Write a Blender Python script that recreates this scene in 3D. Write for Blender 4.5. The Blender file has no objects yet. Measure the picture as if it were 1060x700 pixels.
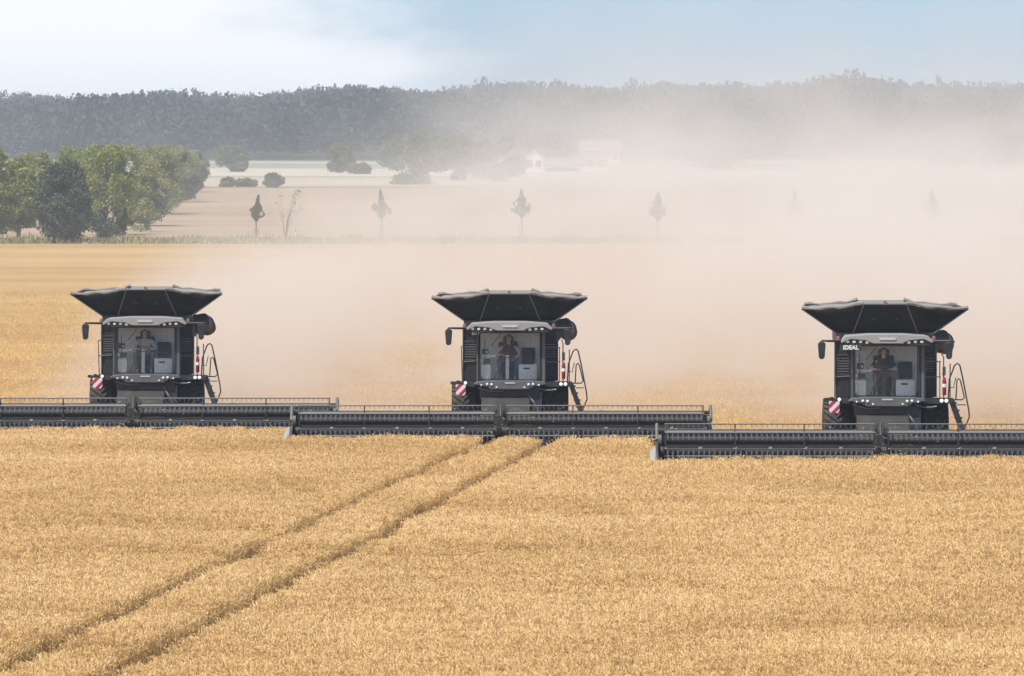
import bpy, math, random
import numpy as np
from mathutils import Vector, Matrix
R = math.radians
PI = math.pi
scn = bpy.context.scene
COL = scn.collection

# ------------------------------------------------------------------ camera
H = 9.5
FP = 7480.0          # focal length in photo pixels
F = FP / 1060.0
cam_d = bpy.data.cameras.new('camera')
cam_d.sensor_width = 36.0
cam_d.lens = 36.0 * F
cam_d.clip_start = 0.5
cam_d.clip_end = 12000
cam = bpy.data.objects.new('camera', cam_d)
COL.objects.link(cam)
cam.location = (0, 0, H)
cam.rotation_euler = (R(90 - 1.524), 0, 0)
scn.camera = cam

# ------------------------------------------------------------------ world
SUN_EL, SUN_AZ = 58.0, 222.0      # azimuth clockwise from +Y (view direction)
world = bpy.data.worlds.new('World')
scn.world = world
world.use_nodes = True
nt = world.node_tree
nt.nodes.clear()
out = nt.nodes.new('ShaderNodeOutputWorld')
bg = nt.nodes.new('ShaderNodeBackground')
sky = nt.nodes.new('ShaderNodeTexSky')
sky.sky_type = 'NISHITA'
sky.sun_disc = False
sky.sun_elevation = R(SUN_EL)
sky.sun_rotation = R(SUN_AZ)
sky.air_density = 1.0
sky.dust_density = 0.6
sky.ozone_density = 2.0
bg.inputs['Strength'].default_value = 0.115
geo = nt.nodes.new('ShaderNodeTexCoord')
mp = nt.nodes.new('ShaderNodeMapping')
mp.inputs['Location'].default_value = (0.35, 0.0, 0.2)
mp.inputs['Scale'].default_value = (11.0, 11.0, 48.0)
nz = nt.nodes.new('ShaderNodeTexNoise')
nz.inputs['Scale'].default_value = 1.0
nz.inputs['Detail'].default_value = 7.0
nz.inputs['Roughness'].default_value = 0.55
nz.inputs['Distortion'].default_value = 0.3
# thin cloud is thicker towards the left (west) of the sky, real direction space
sep = nt.nodes.new('ShaderNodeSeparateXYZ')
ma = nt.nodes.new('ShaderNodeMath'); ma.operation = 'MULTIPLY_ADD'
ma.inputs[1].default_value = -3.2; ma.inputs[2].default_value = 0.0
ma2 = nt.nodes.new('ShaderNodeMath'); ma2.operation = 'MAXIMUM'; ma2.inputs[1].default_value = -0.22
ma3 = nt.nodes.new('ShaderNodeMath'); ma3.operation = 'MINIMUM'; ma3.inputs[1].default_value = 0.2
add = nt.nodes.new('ShaderNodeMath'); add.operation = 'ADD'
rmp = nt.nodes.new('ShaderNodeMapRange')
rmp.interpolation_type = 'SMOOTHSTEP'
rmp.inputs['From Min'].default_value = 0.40
rmp.inputs['From Max'].default_value = 0.69
rmp.inputs['To Max'].default_value = 0.92
mix = nt.nodes.new('ShaderNodeMix'); mix.data_type = 'RGBA'
mix.inputs['B'].default_value = (8.3, 8.2, 8.3, 1)
tint = nt.nodes.new('ShaderNodeMix'); tint.data_type = 'RGBA'; tint.blend_type = 'MULTIPLY'
tint.inputs['Factor'].default_value = 1.0
tint.inputs['B'].default_value = (0.58, 0.82, 1.28, 1)
L = nt.links.new
L(geo.outputs['Generated'], mp.inputs['Vector'])
L(mp.outputs['Vector'], nz.inputs['Vector'])
L(geo.outputs['Generated'], sep.inputs[0])
L(sep.outputs['X'], ma.inputs[0]); L(ma.outputs[0], ma2.inputs[0]); L(ma2.outputs[0], ma3.inputs[0])
L(ma3.outputs[0], add.inputs[0]); L(nz.outputs['Fac'], add.inputs[1])
L(add.outputs[0], rmp.inputs['Value'])
L(sky.outputs['Color'], tint.inputs['A'])
L(tint.outputs['Result'], mix.inputs['A'])
L(rmp.outputs['Result'], mix.inputs['Factor'])
L(mix.outputs['Result'], bg.inputs['Color'])
L(bg.outputs[0], out.inputs['Surface'])

sun_d = bpy.data.lights.new('sun', 'SUN')
sun_d.energy = 4.6
sun_d.angle = R(1.2)
sun_d.color = (1.0, 0.955, 0.88)
sun = bpy.data.objects.new('sun', sun_d)
COL.objects.link(sun)
sdir = Vector((math.sin(R(SUN_AZ)) * math.cos(R(SUN_EL)), math.cos(R(SUN_AZ)) * math.cos(R(SUN_EL)), math.sin(R(SUN_EL))))
sun.rotation_euler = sdir.to_track_quat('Z', 'Y').to_euler()
sun.location = (0, 0, 80)

scn.view_settings.view_transform = 'Standard'
scn.view_settings.look = 'None'
scn.view_settings.exposure = 0.2
scn.view_settings.gamma = 1.0
scn.view_settings.use_curve_mapping = False
scn.render.engine = 'CYCLES'
cy = scn.cycles
cy.use_denoising = True
try:
    cy.denoiser = 'OPENIMAGEDENOISE'
except Exception:
    pass
cy.max_bounces = 8
cy.diffuse_bounces = 3
cy.glossy_bounces = 3
cy.transmission_bounces = 4
cy.transparent_max_bounces = 12
cy.volume_bounces = 3
cy.volume_max_steps = 256
cy.volume_step_rate = 1.0
cy.use_adaptive_sampling = True
cy.adaptive_threshold = 0.02
cy.sample_clamp_indirect = 8

# ------------------------------------------------------------------ helpers
def tag(o, label=None, cat=None, group=None, kind=None):
    if label: o['label'] = label
    if cat: o['category'] = cat
    if group: o['group'] = group
    if kind: o['kind'] = kind
    return o

def empty(name, loc, label=None, cat=None, group=None, rz=0):
    o = bpy.data.objects.new(name, None)
    COL.objects.link(o)
    o.location = loc
    o.rotation_euler = (0, 0, rz)
    o.empty_display_size = 0.3
    return tag(o, label, cat, group)

class MB:
    """collects shapes for ONE mesh"""
    def __init__(s):
        s.v = []; s.f = []; s.m = []; s.cm = 0
    def mat(s, i): s.cm = i; return s
    def face(s, idx): s.f.append(tuple(idx)); s.m.append(s.cm)
    def poly(s, pts):
        n = len(s.v); s.v += [tuple(p) for p in pts]; s.face(range(n, n + len(pts))); return s
    def box(s, x0, x1, y0, y1, z0, z1, M=None):
        n = len(s.v)
        c = [(x, y, z) for z in (z0, z1) for y in (y0, y1) for x in (x0, x1)]
        if M is not None: c = [tuple(M @ Vector(p)) for p in c]
        s.v += c
        for q in ((0, 2, 3, 1), (4, 5, 7, 6), (0, 1, 5, 4), (2, 6, 7, 3), (0, 4, 6, 2), (1, 3, 7, 5)):
            s.face([n + i for i in q])
        return s
    def cbox(s, c, size, M=None):
        (x, y, z), (a, b, h) = c, size
        T = Matrix.Translation((x, y, z)) @ (M if M is not None else Matrix.Identity(4))
        return s.box(-a / 2, a / 2, -b / 2, b / 2, -h / 2, h / 2, T)
    def tube(s, pts, r, n=8, cap=True):
        pts = [Vector(p) for p in pts]
        rs = r if isinstance(r, (list, tuple)) else [r] * len(pts)
        rings = []
        prev = None
        for i, p in enumerate(pts):
            if i == 0: t = pts[1] - p
            elif i == len(pts) - 1: t = p - pts[i - 1]
            else: t = (pts[i + 1] - p).normalized() + (p - pts[i - 1]).normalized()
            t.normalize()
            if prev is None:
                a = Vector((0, 0, 1)) if abs(t.z) < 0.9 else Vector((1, 0, 0))
                u = t.cross(a).normalized()
            else:
                u = (prev - t * prev.dot(t)).normalized()
            prev = u
            w = t.cross(u)
            b = len(s.v)
            for k in range(n):
                an = 2 * PI * k / n
                s.v.append(tuple(p + (u * math.cos(an) + w * math.sin(an)) * rs[i]))
            rings.append(b)
        for a, b in zip(rings[:-1], rings[1:]):
            for k in range(n):
                s.face((a + k, a + (k + 1) % n, b + (k + 1) % n, b + k))
        if cap:
            s.face([rings[0] + k for k in range(n)][::-1])
            s.face([rings[-1] + k for k in range(n)])
        return s
    def prism(s, poly, y0, y1, axis='y'):
        """poly in (x,z) extruded along y, or in (y,z) extruded along x"""
        n = len(s.v); k = len(poly)
        if axis == 'y':
            s.v += [(p[0], y0, p[1]) for p in poly] + [(p[0], y1, p[1]) for p in poly]
        elif axis == 'x':
            s.v += [(y0, p[0], p[1]) for p in poly] + [(y1, p[0], p[1]) for p in poly]
        else:
            s.v += [(p[0], p[1], y0) for p in poly] + [(p[0], p[1], y1) for p in poly]
        s.face([n + i for i in range(k)][::-1])
        s.face([n + k + i for i in range(k)])
        for i in range(k):
            j = (i + 1) % k
            s.face((n + i, n + j, n + k + j, n + k + i))
        return s
    def lathe(s, prof, c, n=24, axis='x'):
        """prof: list of (axial, radius)"""
        b = len(s.v)
        for (a, r) in prof:
            for k in range(n):
                t = 2 * PI * k / n
                p = (a, r * math.cos(t), r * math.sin(t)) if axis == 'x' else \
                    ((r * math.cos(t), a, r * math.sin(t)) if axis == 'y' else (r * math.cos(t), r * math.sin(t), a))
                s.v.append((c[0] + p[0], c[1] + p[1], c[2] + p[2]))
        for i in range(len(prof) - 1):
            for k in range(n):
                s.face((b + i * n + k, b + i * n + (k + 1) % n, b + (i + 1) * n + (k + 1) % n, b + (i + 1) * n + k))
        s.face([b + k for k in range(n)][::-1])
        s.face([b + (len(prof) - 1) * n + k for k in range(n)])
        return s
    def sphere(s, c, r, n=12, m=8, sc=(1, 1, 1)):
        prof = []
        b = len(s.v)
        for i in range(m + 1):
            ph = PI * i / m
            for k in range(n):
                t = 2 * PI * k / n
                rr = max(math.sin(ph), 0.02) * r
                s.v.append((c[0] + rr * math.cos(t) * sc[0], c[1] + rr * math.sin(t) * sc[1], c[2] + r * math.cos(ph) * sc[2]))
        for i in range(m):
            for k in range(n):
                s.face((b + i * n + k, b + (i + 1) * n + k, b + (i + 1) * n + (k + 1) % n, b + i * n + (k + 1) % n))
        return s
    def build(s, name, mats, parent=None, smooth=False, bevel=0.0, loc=None):
        me = bpy.data.meshes.new(name)
        me.from_pydata(s.v, [], s.f)
        if not isinstance(mats, (list, tuple)): mats = [mats]
        for m in mats: me.materials.append(m)
        me.polygons.foreach_set('material_index', s.m)
        if smooth:
            me.polygons.foreach_set('use_smooth', [True] * len(s.f))
        me.update()
        import bmesh
        bm = bmesh.new(); bm.from_mesh(me)
        bmesh.ops.recalc_face_normals(bm, faces=bm.faces)
        bm.to_mesh(me); bm.free()
        if smooth:
            try: me.set_sharp_from_angle(angle=R(40))
            except Exception: pass
        o = bpy.data.objects.new(name, me)
        COL.objects.link(o)
        if parent is not None: o.parent = parent
        if loc is not None: o.location = loc
        if bevel:
            b = o.modifiers.new('bevel', 'BEVEL'); b.width = bevel; b.segments = 2; b.limit_method = 'ANGLE'
        return o

def np_mesh(name, verts, faces, mats, attrs=None, edges=None):
    """faces: (n,k) int array"""
    me = bpy.data.meshes.new(name)
    nv = len(verts)
    me.vertices.add(nv)
    me.vertices.foreach_set('co', np.asarray(verts, np.float32).ravel())
    nf, k = faces.shape
    me.loops.add(nf * k)
    me.loops.foreach_set('vertex_index', faces.astype(np.int32).ravel())
    me.polygons.add(nf)
    me.polygons.foreach_set('loop_start', np.arange(0, nf * k, k, dtype=np.int32))
    me.polygons.foreach_set('loop_total', np.full(nf, k, np.int32))
    me.update(calc_edges=True)
    for m in (mats if isinstance(mats, (list, tuple)) else [mats]): me.materials.append(m)
    if attrs:
        for nm, (tp, arr) in attrs.items():
            a = me.attributes.new(nm, tp, 'POINT')
            key = 'vector' if tp == 'FLOAT_VECTOR' else 'value'
            a.data.foreach_set(key, np.asarray(arr).ravel())
    me.validate()
    return me

# ------------------------------------------------------------------ materials
def new_mat(name):
    m = bpy.data.materials.new(name); m.use_nodes = True
    nt = m.node_tree
    b = nt.nodes['Principled BSDF']
    return m, nt, b

def N(nt, t, **kw):
    n = nt.nodes.new(t)
    for k, v in kw.items(): setattr(n, k, v)
    return n

def ramp(nt, stops):
    r = nt.nodes.new('ShaderNodeValToRGB')
    el = r.color_ramp.elements
    while len(el) > 1: el.remove(el[-1])
    el[0].position = stops[0][0]; el[0].color = tuple(stops[0][1]) + (1,)
    for p, c in stops[1:]:
        e = el.new(p); e.color = tuple(c) + (1,)
    return r

def noise(nt, scale, detail=4, rough=0.55, vec=None, mapping=None, coord='Object', dist=0.0):
    n = nt.nodes.new('ShaderNodeTexNoise')
    n.inputs['Scale'].default_value = scale
    n.inputs['Detail'].default_value = detail
    n.inputs['Roughness'].default_value = rough
    n.inputs['Distortion'].default_value = dist
    if vec is None:
        tc = nt.nodes.new('ShaderNodeTexCoord'); vec = tc.outputs[coord]
    if mapping:
        m = nt.nodes.new('ShaderNodeMapping'); m.inputs['Scale'].default_value = mapping
        nt.links.new(vec, m.inputs['Vector']); vec = m.outputs['Vector']
    nt.links.new(vec, n.inputs['Vector'])
    return n

def dusty(name, col, rough=0.5, metal=0.0, dust=0.35, dustcol=(0.30, 0.24, 0.16), scale=3.0, spec=0.4):
    """painted metal with field dust lying in patches and on upward faces"""
    m, nt, b = new_mat(name)
    n1 = noise(nt, scale, 6, 0.65)
    n2 = noise(nt, scale * 9, 3, 0.6)
    g = N(nt, 'ShaderNodeNewGeometry')
    sp = N(nt, 'ShaderNodeSeparateXYZ'); nt.links.new(g.outputs['Normal'], sp.inputs[0])
    up = N(nt, 'ShaderNodeMapRange'); up.inputs['From Min'].default_value = 0.3; up.inputs['From Max'].default_value = 1.0
    up.inputs['To Max'].default_value = 0.22
    nt.links.new(sp.outputs['Z'], up.inputs['Value'])
    a = N(nt, 'ShaderNodeMapRange'); a.inputs['From Min'].default_value = 0.42; a.inputs['From Max'].default_value = 0.75
    a.inputs['To Max'].default_value = dust
    nt.links.new(n1.outputs['Fac'], a.inputs['Value'])
    ad = N(nt, 'ShaderNodeMath', operation='ADD'); ad.use_clamp = True
    nt.links.new(a.outputs[0], ad.inputs[0]); nt.links.new(up.outputs[0], ad.inputs[1])
    mu = N(nt, 'ShaderNodeMath', operation='MULTIPLY'); mu.use_clamp = True
    mr = N(nt, 'ShaderNodeMapRange'); mr.inputs['From Min'].default_value = 0.3; mr.inputs['From Max'].default_value = 0.7
    mr.inputs['To Min'].default_value = 0.6; mr.inputs['To Max'].default_value = 1.2
    nt.links.new(n2.outputs['Fac'], mr.inputs['Value'])
    nt.links.new(ad.outputs[0], mu.inputs[0]); nt.links.new(mr.outputs[0], mu.inputs[1])
    mx = N(nt, 'ShaderNodeMix', data_type='RGBA')
    mx.inputs['A'].default_value = tuple(col) + (1,)
    mx.inputs['B'].default_value = tuple(dustcol) + (1,)
    nt.links.new(mu.outputs[0], mx.inputs['Factor'])
    nt.links.new(mx.outputs['Result'], b.inputs['Base Color'])
    r = N(nt, 'ShaderNodeMapRange'); r.inputs['To Min'].default_value = rough; r.inputs['To Max'].default_value = 0.9
    nt.links.new(mu.outputs[0], r.inputs['Value'])
    nt.links.new(r.outputs[0], b.inputs['Roughness'])
    b.inputs['Metallic'].default_value = metal
    b.inputs['Specular IOR Level'].default_value = spec
    return m

def plain(name, col, rough=0.6, metal=0.0, var=0.12, scale=12, spec=0.4):
    m, nt, b = new_mat(name)
    n1 = noise(nt, scale, 4, 0.6)
    c0 = tuple(c * (1 - var) for c in col); c1 = tuple(min(1, c * (1 + var)) for c in col)
    rp = ramp(nt, [(0.3, c0), (0.7, c1)])
    nt.links.new(n1.outputs['Fac'], rp.inputs['Fac'])
    nt.links.new(rp.outputs['Color'], b.inputs['Base Color'])
    b.inputs['Roughness'].default_value = rough
    b.inputs['Metallic'].default_value = metal
    b.inputs['Specular IOR Level'].default_value = spec
    return m

M = {}
M['black'] = dusty('black_paint', (0.009, 0.009, 0.010), 0.5, dust=0.16, dustcol=(0.08, 0.07, 0.055))
M['louvre'] = dusty('louvre_plastic', (0.016, 0.018, 0.024), 0.45, dust=0.10)
M['dark'] = dusty('dark_grey_paint', (0.022, 0.022, 0.023), 0.45, dust=0.22, dustcol=(0.16, 0.14, 0.11))
M['grey'] = dusty('mid_grey_paint', (0.10, 0.10, 0.097), 0.45, dust=0.3, dustcol=(0.2, 0.18, 0.15))
M['lgrey'] = dusty('light_grey_paint', (0.30, 0.30, 0.29), 0.4, dust=0.25)
M['chassis'] = dusty('chassis_metal', (0.045, 0.043, 0.04), 0.6, dust=0.4, scale=2.0, dustcol=(0.16, 0.14, 0.11))
M['rubber'] = dusty('tyre_rubber', (0.018, 0.017, 0.016), 0.8, dust=0.3, scale=5, dustcol=(0.2, 0.16, 0.11))
M['tank'] = dusty('tank_panel', (0.007, 0.007, 0.008), 0.6, dust=0.06, scale=1.6, spec=0.15)
M['tank_in'] = dusty('tank_lining', (0.22, 0.21, 0.2), 0.6, dust=0.4, scale=2)
M['steel'] = dusty('worn_steel', (0.22, 0.215, 0.21), 0.4, metal=0.6, dust=0.35, scale=5)
M['reel'] = dusty('reel_plastic', (0.012, 0.012, 0.013), 0.6, dust=0.2, scale=4, dustcol=(0.12, 0.11, 0.095))
M['tine'] = dusty('tine_plastic', (0.14, 0.14, 0.142), 0.45, dust=0.25, scale=4, dustcol=(0.12, 0.11, 0.09))
M['slab'] = dusty('reel_slat', (0.02, 0.02, 0.021), 0.6, dust=0.2, scale=4, dustcol=(0.10, 0.09, 0.075))
M['auger'] = dusty('auger_paint', (0.10, 0.09, 0.08), 0.5, dust=0.5, scale=4)
M['feeder'] = dusty('feeder_metal', (0.022, 0.022, 0.02), 0.7, dust=0.8, scale=2.5, dustcol=(0.075, 0.068, 0.055))
M['badge'] = plain('badge_plate', (0.5, 0.5, 0.48), 0.5)
M['white'] = plain('white_plastic', (0.72, 0.72, 0.69), 0.5)
M['beige'] = plain('cab_lining', (0.74, 0.74, 0.69), 0.8)
M['cabbox'] = plain('cab_storage_plastic', (0.8, 0.8, 0.76), 0.6)
M['cabdark'] = plain('cab_dark_plastic', (0.03, 0.03, 0.03), 0.6)
M['seatf'] = plain('seat_fabric', (0.03, 0.03, 0.03), 0.9)
M['red'] = plain('red_paint', (0.26, 0.015, 0.03), 0.4)
M['amber'] = plain('amber_lens', (0.22, 0.11, 0.09), 0.25)
M['rimy'] = dusty('wheel_rim_paint', (0.3, 0.3, 0.29), 0.5, dust=0.4)
M['skin'] = plain('skin', (0.55, 0.34, 0.25), 0.6, var=0.05)
M['hair'] = plain('dark_hair', (0.02, 0.014, 0.01), 0.8)
M['shirt_pale'] = plain('pale_shirt', (0.42, 0.40, 0.36), 0.9)
M['trouser_grey'] = plain('grey_trousers', (0.12, 0.12, 0.125), 0.9)
M['shirt_vest'] = plain('dark_vest', (0.035, 0.035, 0.033), 0.9)
M['jeans'] = plain('blue_jeans', (0.05, 0.10, 0.20), 0.9)
M['polo'] = plain('black_polo', (0.012, 0.012, 0.014), 0.9)
M['shoe'] = plain('shoe_leather', (0.25, 0.23, 0.2), 0.7)
M['straw'] = plain('straw', (0.30, 0.25, 0.17), 0.9, var=0.3, scale=30)

def lamp_mat():
    m, nt, b = new_mat('lamp_lens')
    n1 = noise(nt, 30, 2)
    rp = ramp(nt, [(0.3, (0.75, 0.75, 0.73)), (0.7, (0.9, 0.9, 0.88))])
    nt.links.new(n1.outputs['Fac'], rp.inputs['Fac']); nt.links.new(rp.outputs['Color'], b.inputs['Base Color'])
    b.inputs['Roughness'].default_value = 0.15
    b.inputs['Emission Color'].default_value = (1, 0.98, 0.93, 1)
    b.inputs['Emission Strength'].default_value = 0.02
    return m
M['lens'] = lamp_mat()
def lamp_mat2():
    m = M['lens'].copy(); m.name = 'bright_lamp_lens'
    m.node_tree.nodes['Principled BSDF'].inputs['Emission Strength'].default_value = 0.35
    return m
M['lens_on'] = lamp_mat2()

def glass_mat():
    m = bpy.data.materials.new('cab_glass'); m.use_nodes = True
    nt = m.node_tree; nt.nodes.clear()
    o = N(nt, 'ShaderNodeOutputMaterial')
    t = N(nt, 'ShaderNodeBsdfTransparent'); t.inputs['Color'].default_value = (0.97, 0.98, 0.97, 1)
    g = N(nt, 'ShaderNodeBsdfGlossy'); g.inputs['Roughness'].default_value = 0.03
    d = N(nt, 'ShaderNodeBsdfDiffuse'); d.inputs['Color'].default_value = (0.45, 0.40, 0.33, 1)
    fr = N(nt, 'ShaderNodeFresnel'); fr.inputs['IOR'].default_value = 1.35
    nz_ = noise(nt, 3, 5, 0.6)
    mr = N(nt, 'ShaderNodeMapRange'); mr.inputs['From Min'].default_value = 0.4; mr.inputs['From Max'].default_value = 0.8
    mr.inputs['To Min'].default_value = 0.01; mr.inputs['To Max'].default_value = 0.07
    nt.links.new(nz_.outputs['Fac'], mr.inputs['Value'])
    m1 = N(nt, 'ShaderNodeMixShader'); m2 = N(nt, 'ShaderNodeMixShader')
    nt.links.new(fr.outputs[0], m1.inputs['Fac']); nt.links.new(t.outputs[0], m1.inputs[1]); nt.links.new(g.outputs[0], m1.inputs[2])
    nt.links.new(mr.outputs[0], m2.inputs['Fac']); nt.links.new(m1.outputs[0], m2.inputs[1]); nt.links.new(d.outputs[0], m2.inputs[2])
    nt.links.new(m2.outputs[0], o.inputs['Surface'])
    return m
M['glass'] = glass_mat()

def stripe_mat():
    m, nt, b = new_mat('red_white_stripes')
    tc = N(nt, 'ShaderNodeTexCoord'); sp = N(nt, 'ShaderNodeSeparateXYZ')
    nt.links.new(tc.outputs['Object'], sp.inputs[0])
    a = N(nt, 'ShaderNodeMath', operation='SUBTRACT'); nt.links.new(sp.outputs['X'], a.inputs[0]); nt.links.new(sp.outputs['Z'], a.inputs[1])
    w = N(nt, 'ShaderNodeMath', operation='MULTIPLY_ADD'); w.inputs[1].default_value = 3.4; w.inputs[2].default_value = 0.28; nt.links.new(a.outputs[0], w.inputs[0])
    fr = N(nt, 'ShaderNodeMath', operation='FRACT'); nt.links.new(w.outputs[0], fr.inputs[0])
    gt = N(nt, 'ShaderNodeMath', operation='GREATER_THAN'); gt.inputs[1].default_value = 0.5; nt.links.new(fr.outputs[0], gt.inputs[0])
    mx = N(nt, 'ShaderNodeMix', data_type='RGBA'); mx.inputs['A'].default_value = (0.68, 0.67, 0.65, 1); mx.inputs['B'].default_value = (0.42, 0.02, 0.05, 1)
    nt.links.new(gt.outputs[0], mx.inputs['Factor']); nt.links.new(mx.outputs['Result'], b.inputs['Base Color'])
    b.inputs['Roughness'].default_value = 0.4
    return m
M['stripes'] = stripe_mat()

def foliage(name, c_dark, c_light, trans=0.25, scale=0.5, hue=(1, 1, 1)):
    m = bpy.data.materials.new(name); m.use_nodes = True
    nt = m.node_tree; nt.nodes.clear()
    o = N(nt, 'ShaderNodeOutputMaterial')
    g = N(nt, 'ShaderNodeNewGeometry')
    n1 = noise(nt, scale, 4, 0.6)
    ad = N(nt, 'ShaderNodeMath', operation='MULTIPLY_ADD'); ad.inputs[1].default_value = 0.5
    nt.links.new(g.outputs['Random Per Island'], ad.inputs[0]); nt.links.new(n1.outputs['Fac'], ad.inputs[2])
    rp = ramp(nt, [(0.35, c_dark), (0.95, c_light)])
    nt.links.new(ad.outputs[0], rp.inputs['Fac'])
    d = N(nt, 'ShaderNodeBsdfDiffuse'); t = N(nt, 'ShaderNodeBsdfTranslucent')
    nt.links.new(rp.outputs['Color'], d.inputs['Color']); nt.links.new(rp.outputs['Color'], t.inputs['Color'])
    mx = N(nt, 'ShaderNodeMixShader'); mx.inputs['Fac'].default_value = trans
    nt.links.new(d.outputs[0], mx.inputs[1]); nt.links.new(t.outputs[0], mx.inputs[2])
    nt.links.new(mx.outputs[0], o.inputs['Surface'])
    return m
M['leaf_bright'] = foliage('leaf_bright', (0.13, 0.155, 0.035), (0.33, 0.355, 0.10))
M['leaf_olive'] = foliage('leaf_olive', (0.15, 0.165, 0.05), (0.34, 0.34, 0.12))
M['leaf_dark'] = foliage('leaf_dark', (0.038, 0.055, 0.034), (0.11, 0.135, 0.09), 0.1)
M['leaf_pale'] = foliage('leaf_pale', (0.13, 0.14, 0.06), (0.36, 0.36, 0.17))
M['leaf_mid'] = foliage('leaf_mid', (0.05, 0.075, 0.028), (0.17, 0.19, 0.07), 0.2)
M['leaf_young'] = foliage('leaf_young', (0.02, 0.035, 0.012), (0.07, 0.10, 0.035), 0.15, 3)
M['leaf_forest'] = foliage('leaf_forest', (0.034, 0.046, 0.038), (0.075, 0.088, 0.07), 0.1, 0.06)  # bluish, low-contrast leaf colour with part of the distance haze painted in
M['bark'] = plain('bark', (0.09, 0.075, 0.06), 0.9, var=0.4, scale=6)
M['verge'] = foliage('verge_grass_blades', (0.10, 0.10, 0.04), (0.45, 0.38, 0.20), 0.2, 0.25)
M['wall_h'] = plain('house_render', (0.8, 0.77, 0.72), 0.9, var=0.06, scale=2)
M['roof_h'] = plain('roof_tiles', (0.24, 0.19, 0.17), 0.9, var=0.25, scale=3)
M['roof_g'] = plain('grey_roof', (0.22, 0.21, 0.2), 0.9, var=0.2, scale=3)
M['window_h'] = plain('window_pane', (0.03, 0.035, 0.04), 0.1)

# ------------------------------------------------------------------ terrain
PZ = [(-400, 0), (800, 0), (1200, 2.44), (1800, 6.1), (2000, 7.6), (2800, 17.0), (4800, 24.0)]
def gz(d):
    d = float(d)
    for (a, za), (b, zb) in zip(PZ[:-1], PZ[1:]):
        if d <= b: return za + (zb - za) * max(0.0, (d - a)) / (b - a) if d > a else za
    return PZ[-1][1]
def gz_np(d):
    return np.interp(d, [p[0] for p in PZ], [p[1] for p in PZ])
def dist_of(y):
    """distance at which the ground shows at picture row y (photo rows)"""
    lo, hi = 120.0, 4000.0
    for _ in range(60):
        mid = (lo + hi) / 2
        if 151 + FP * (H - gz(mid)) / mid > y: lo = mid
        else: hi = mid
    return lo
def spot(px, y):
    d = dist_of(y)
    return (px - 530) / FP * d, d, gz(d)

# crop canopy depth of a picture row
CAN = 0.46
def cspot(px, y):
    d = FP * (H - CAN) / (y - 151)
    return ((px - 530) / FP * d, d)

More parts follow.
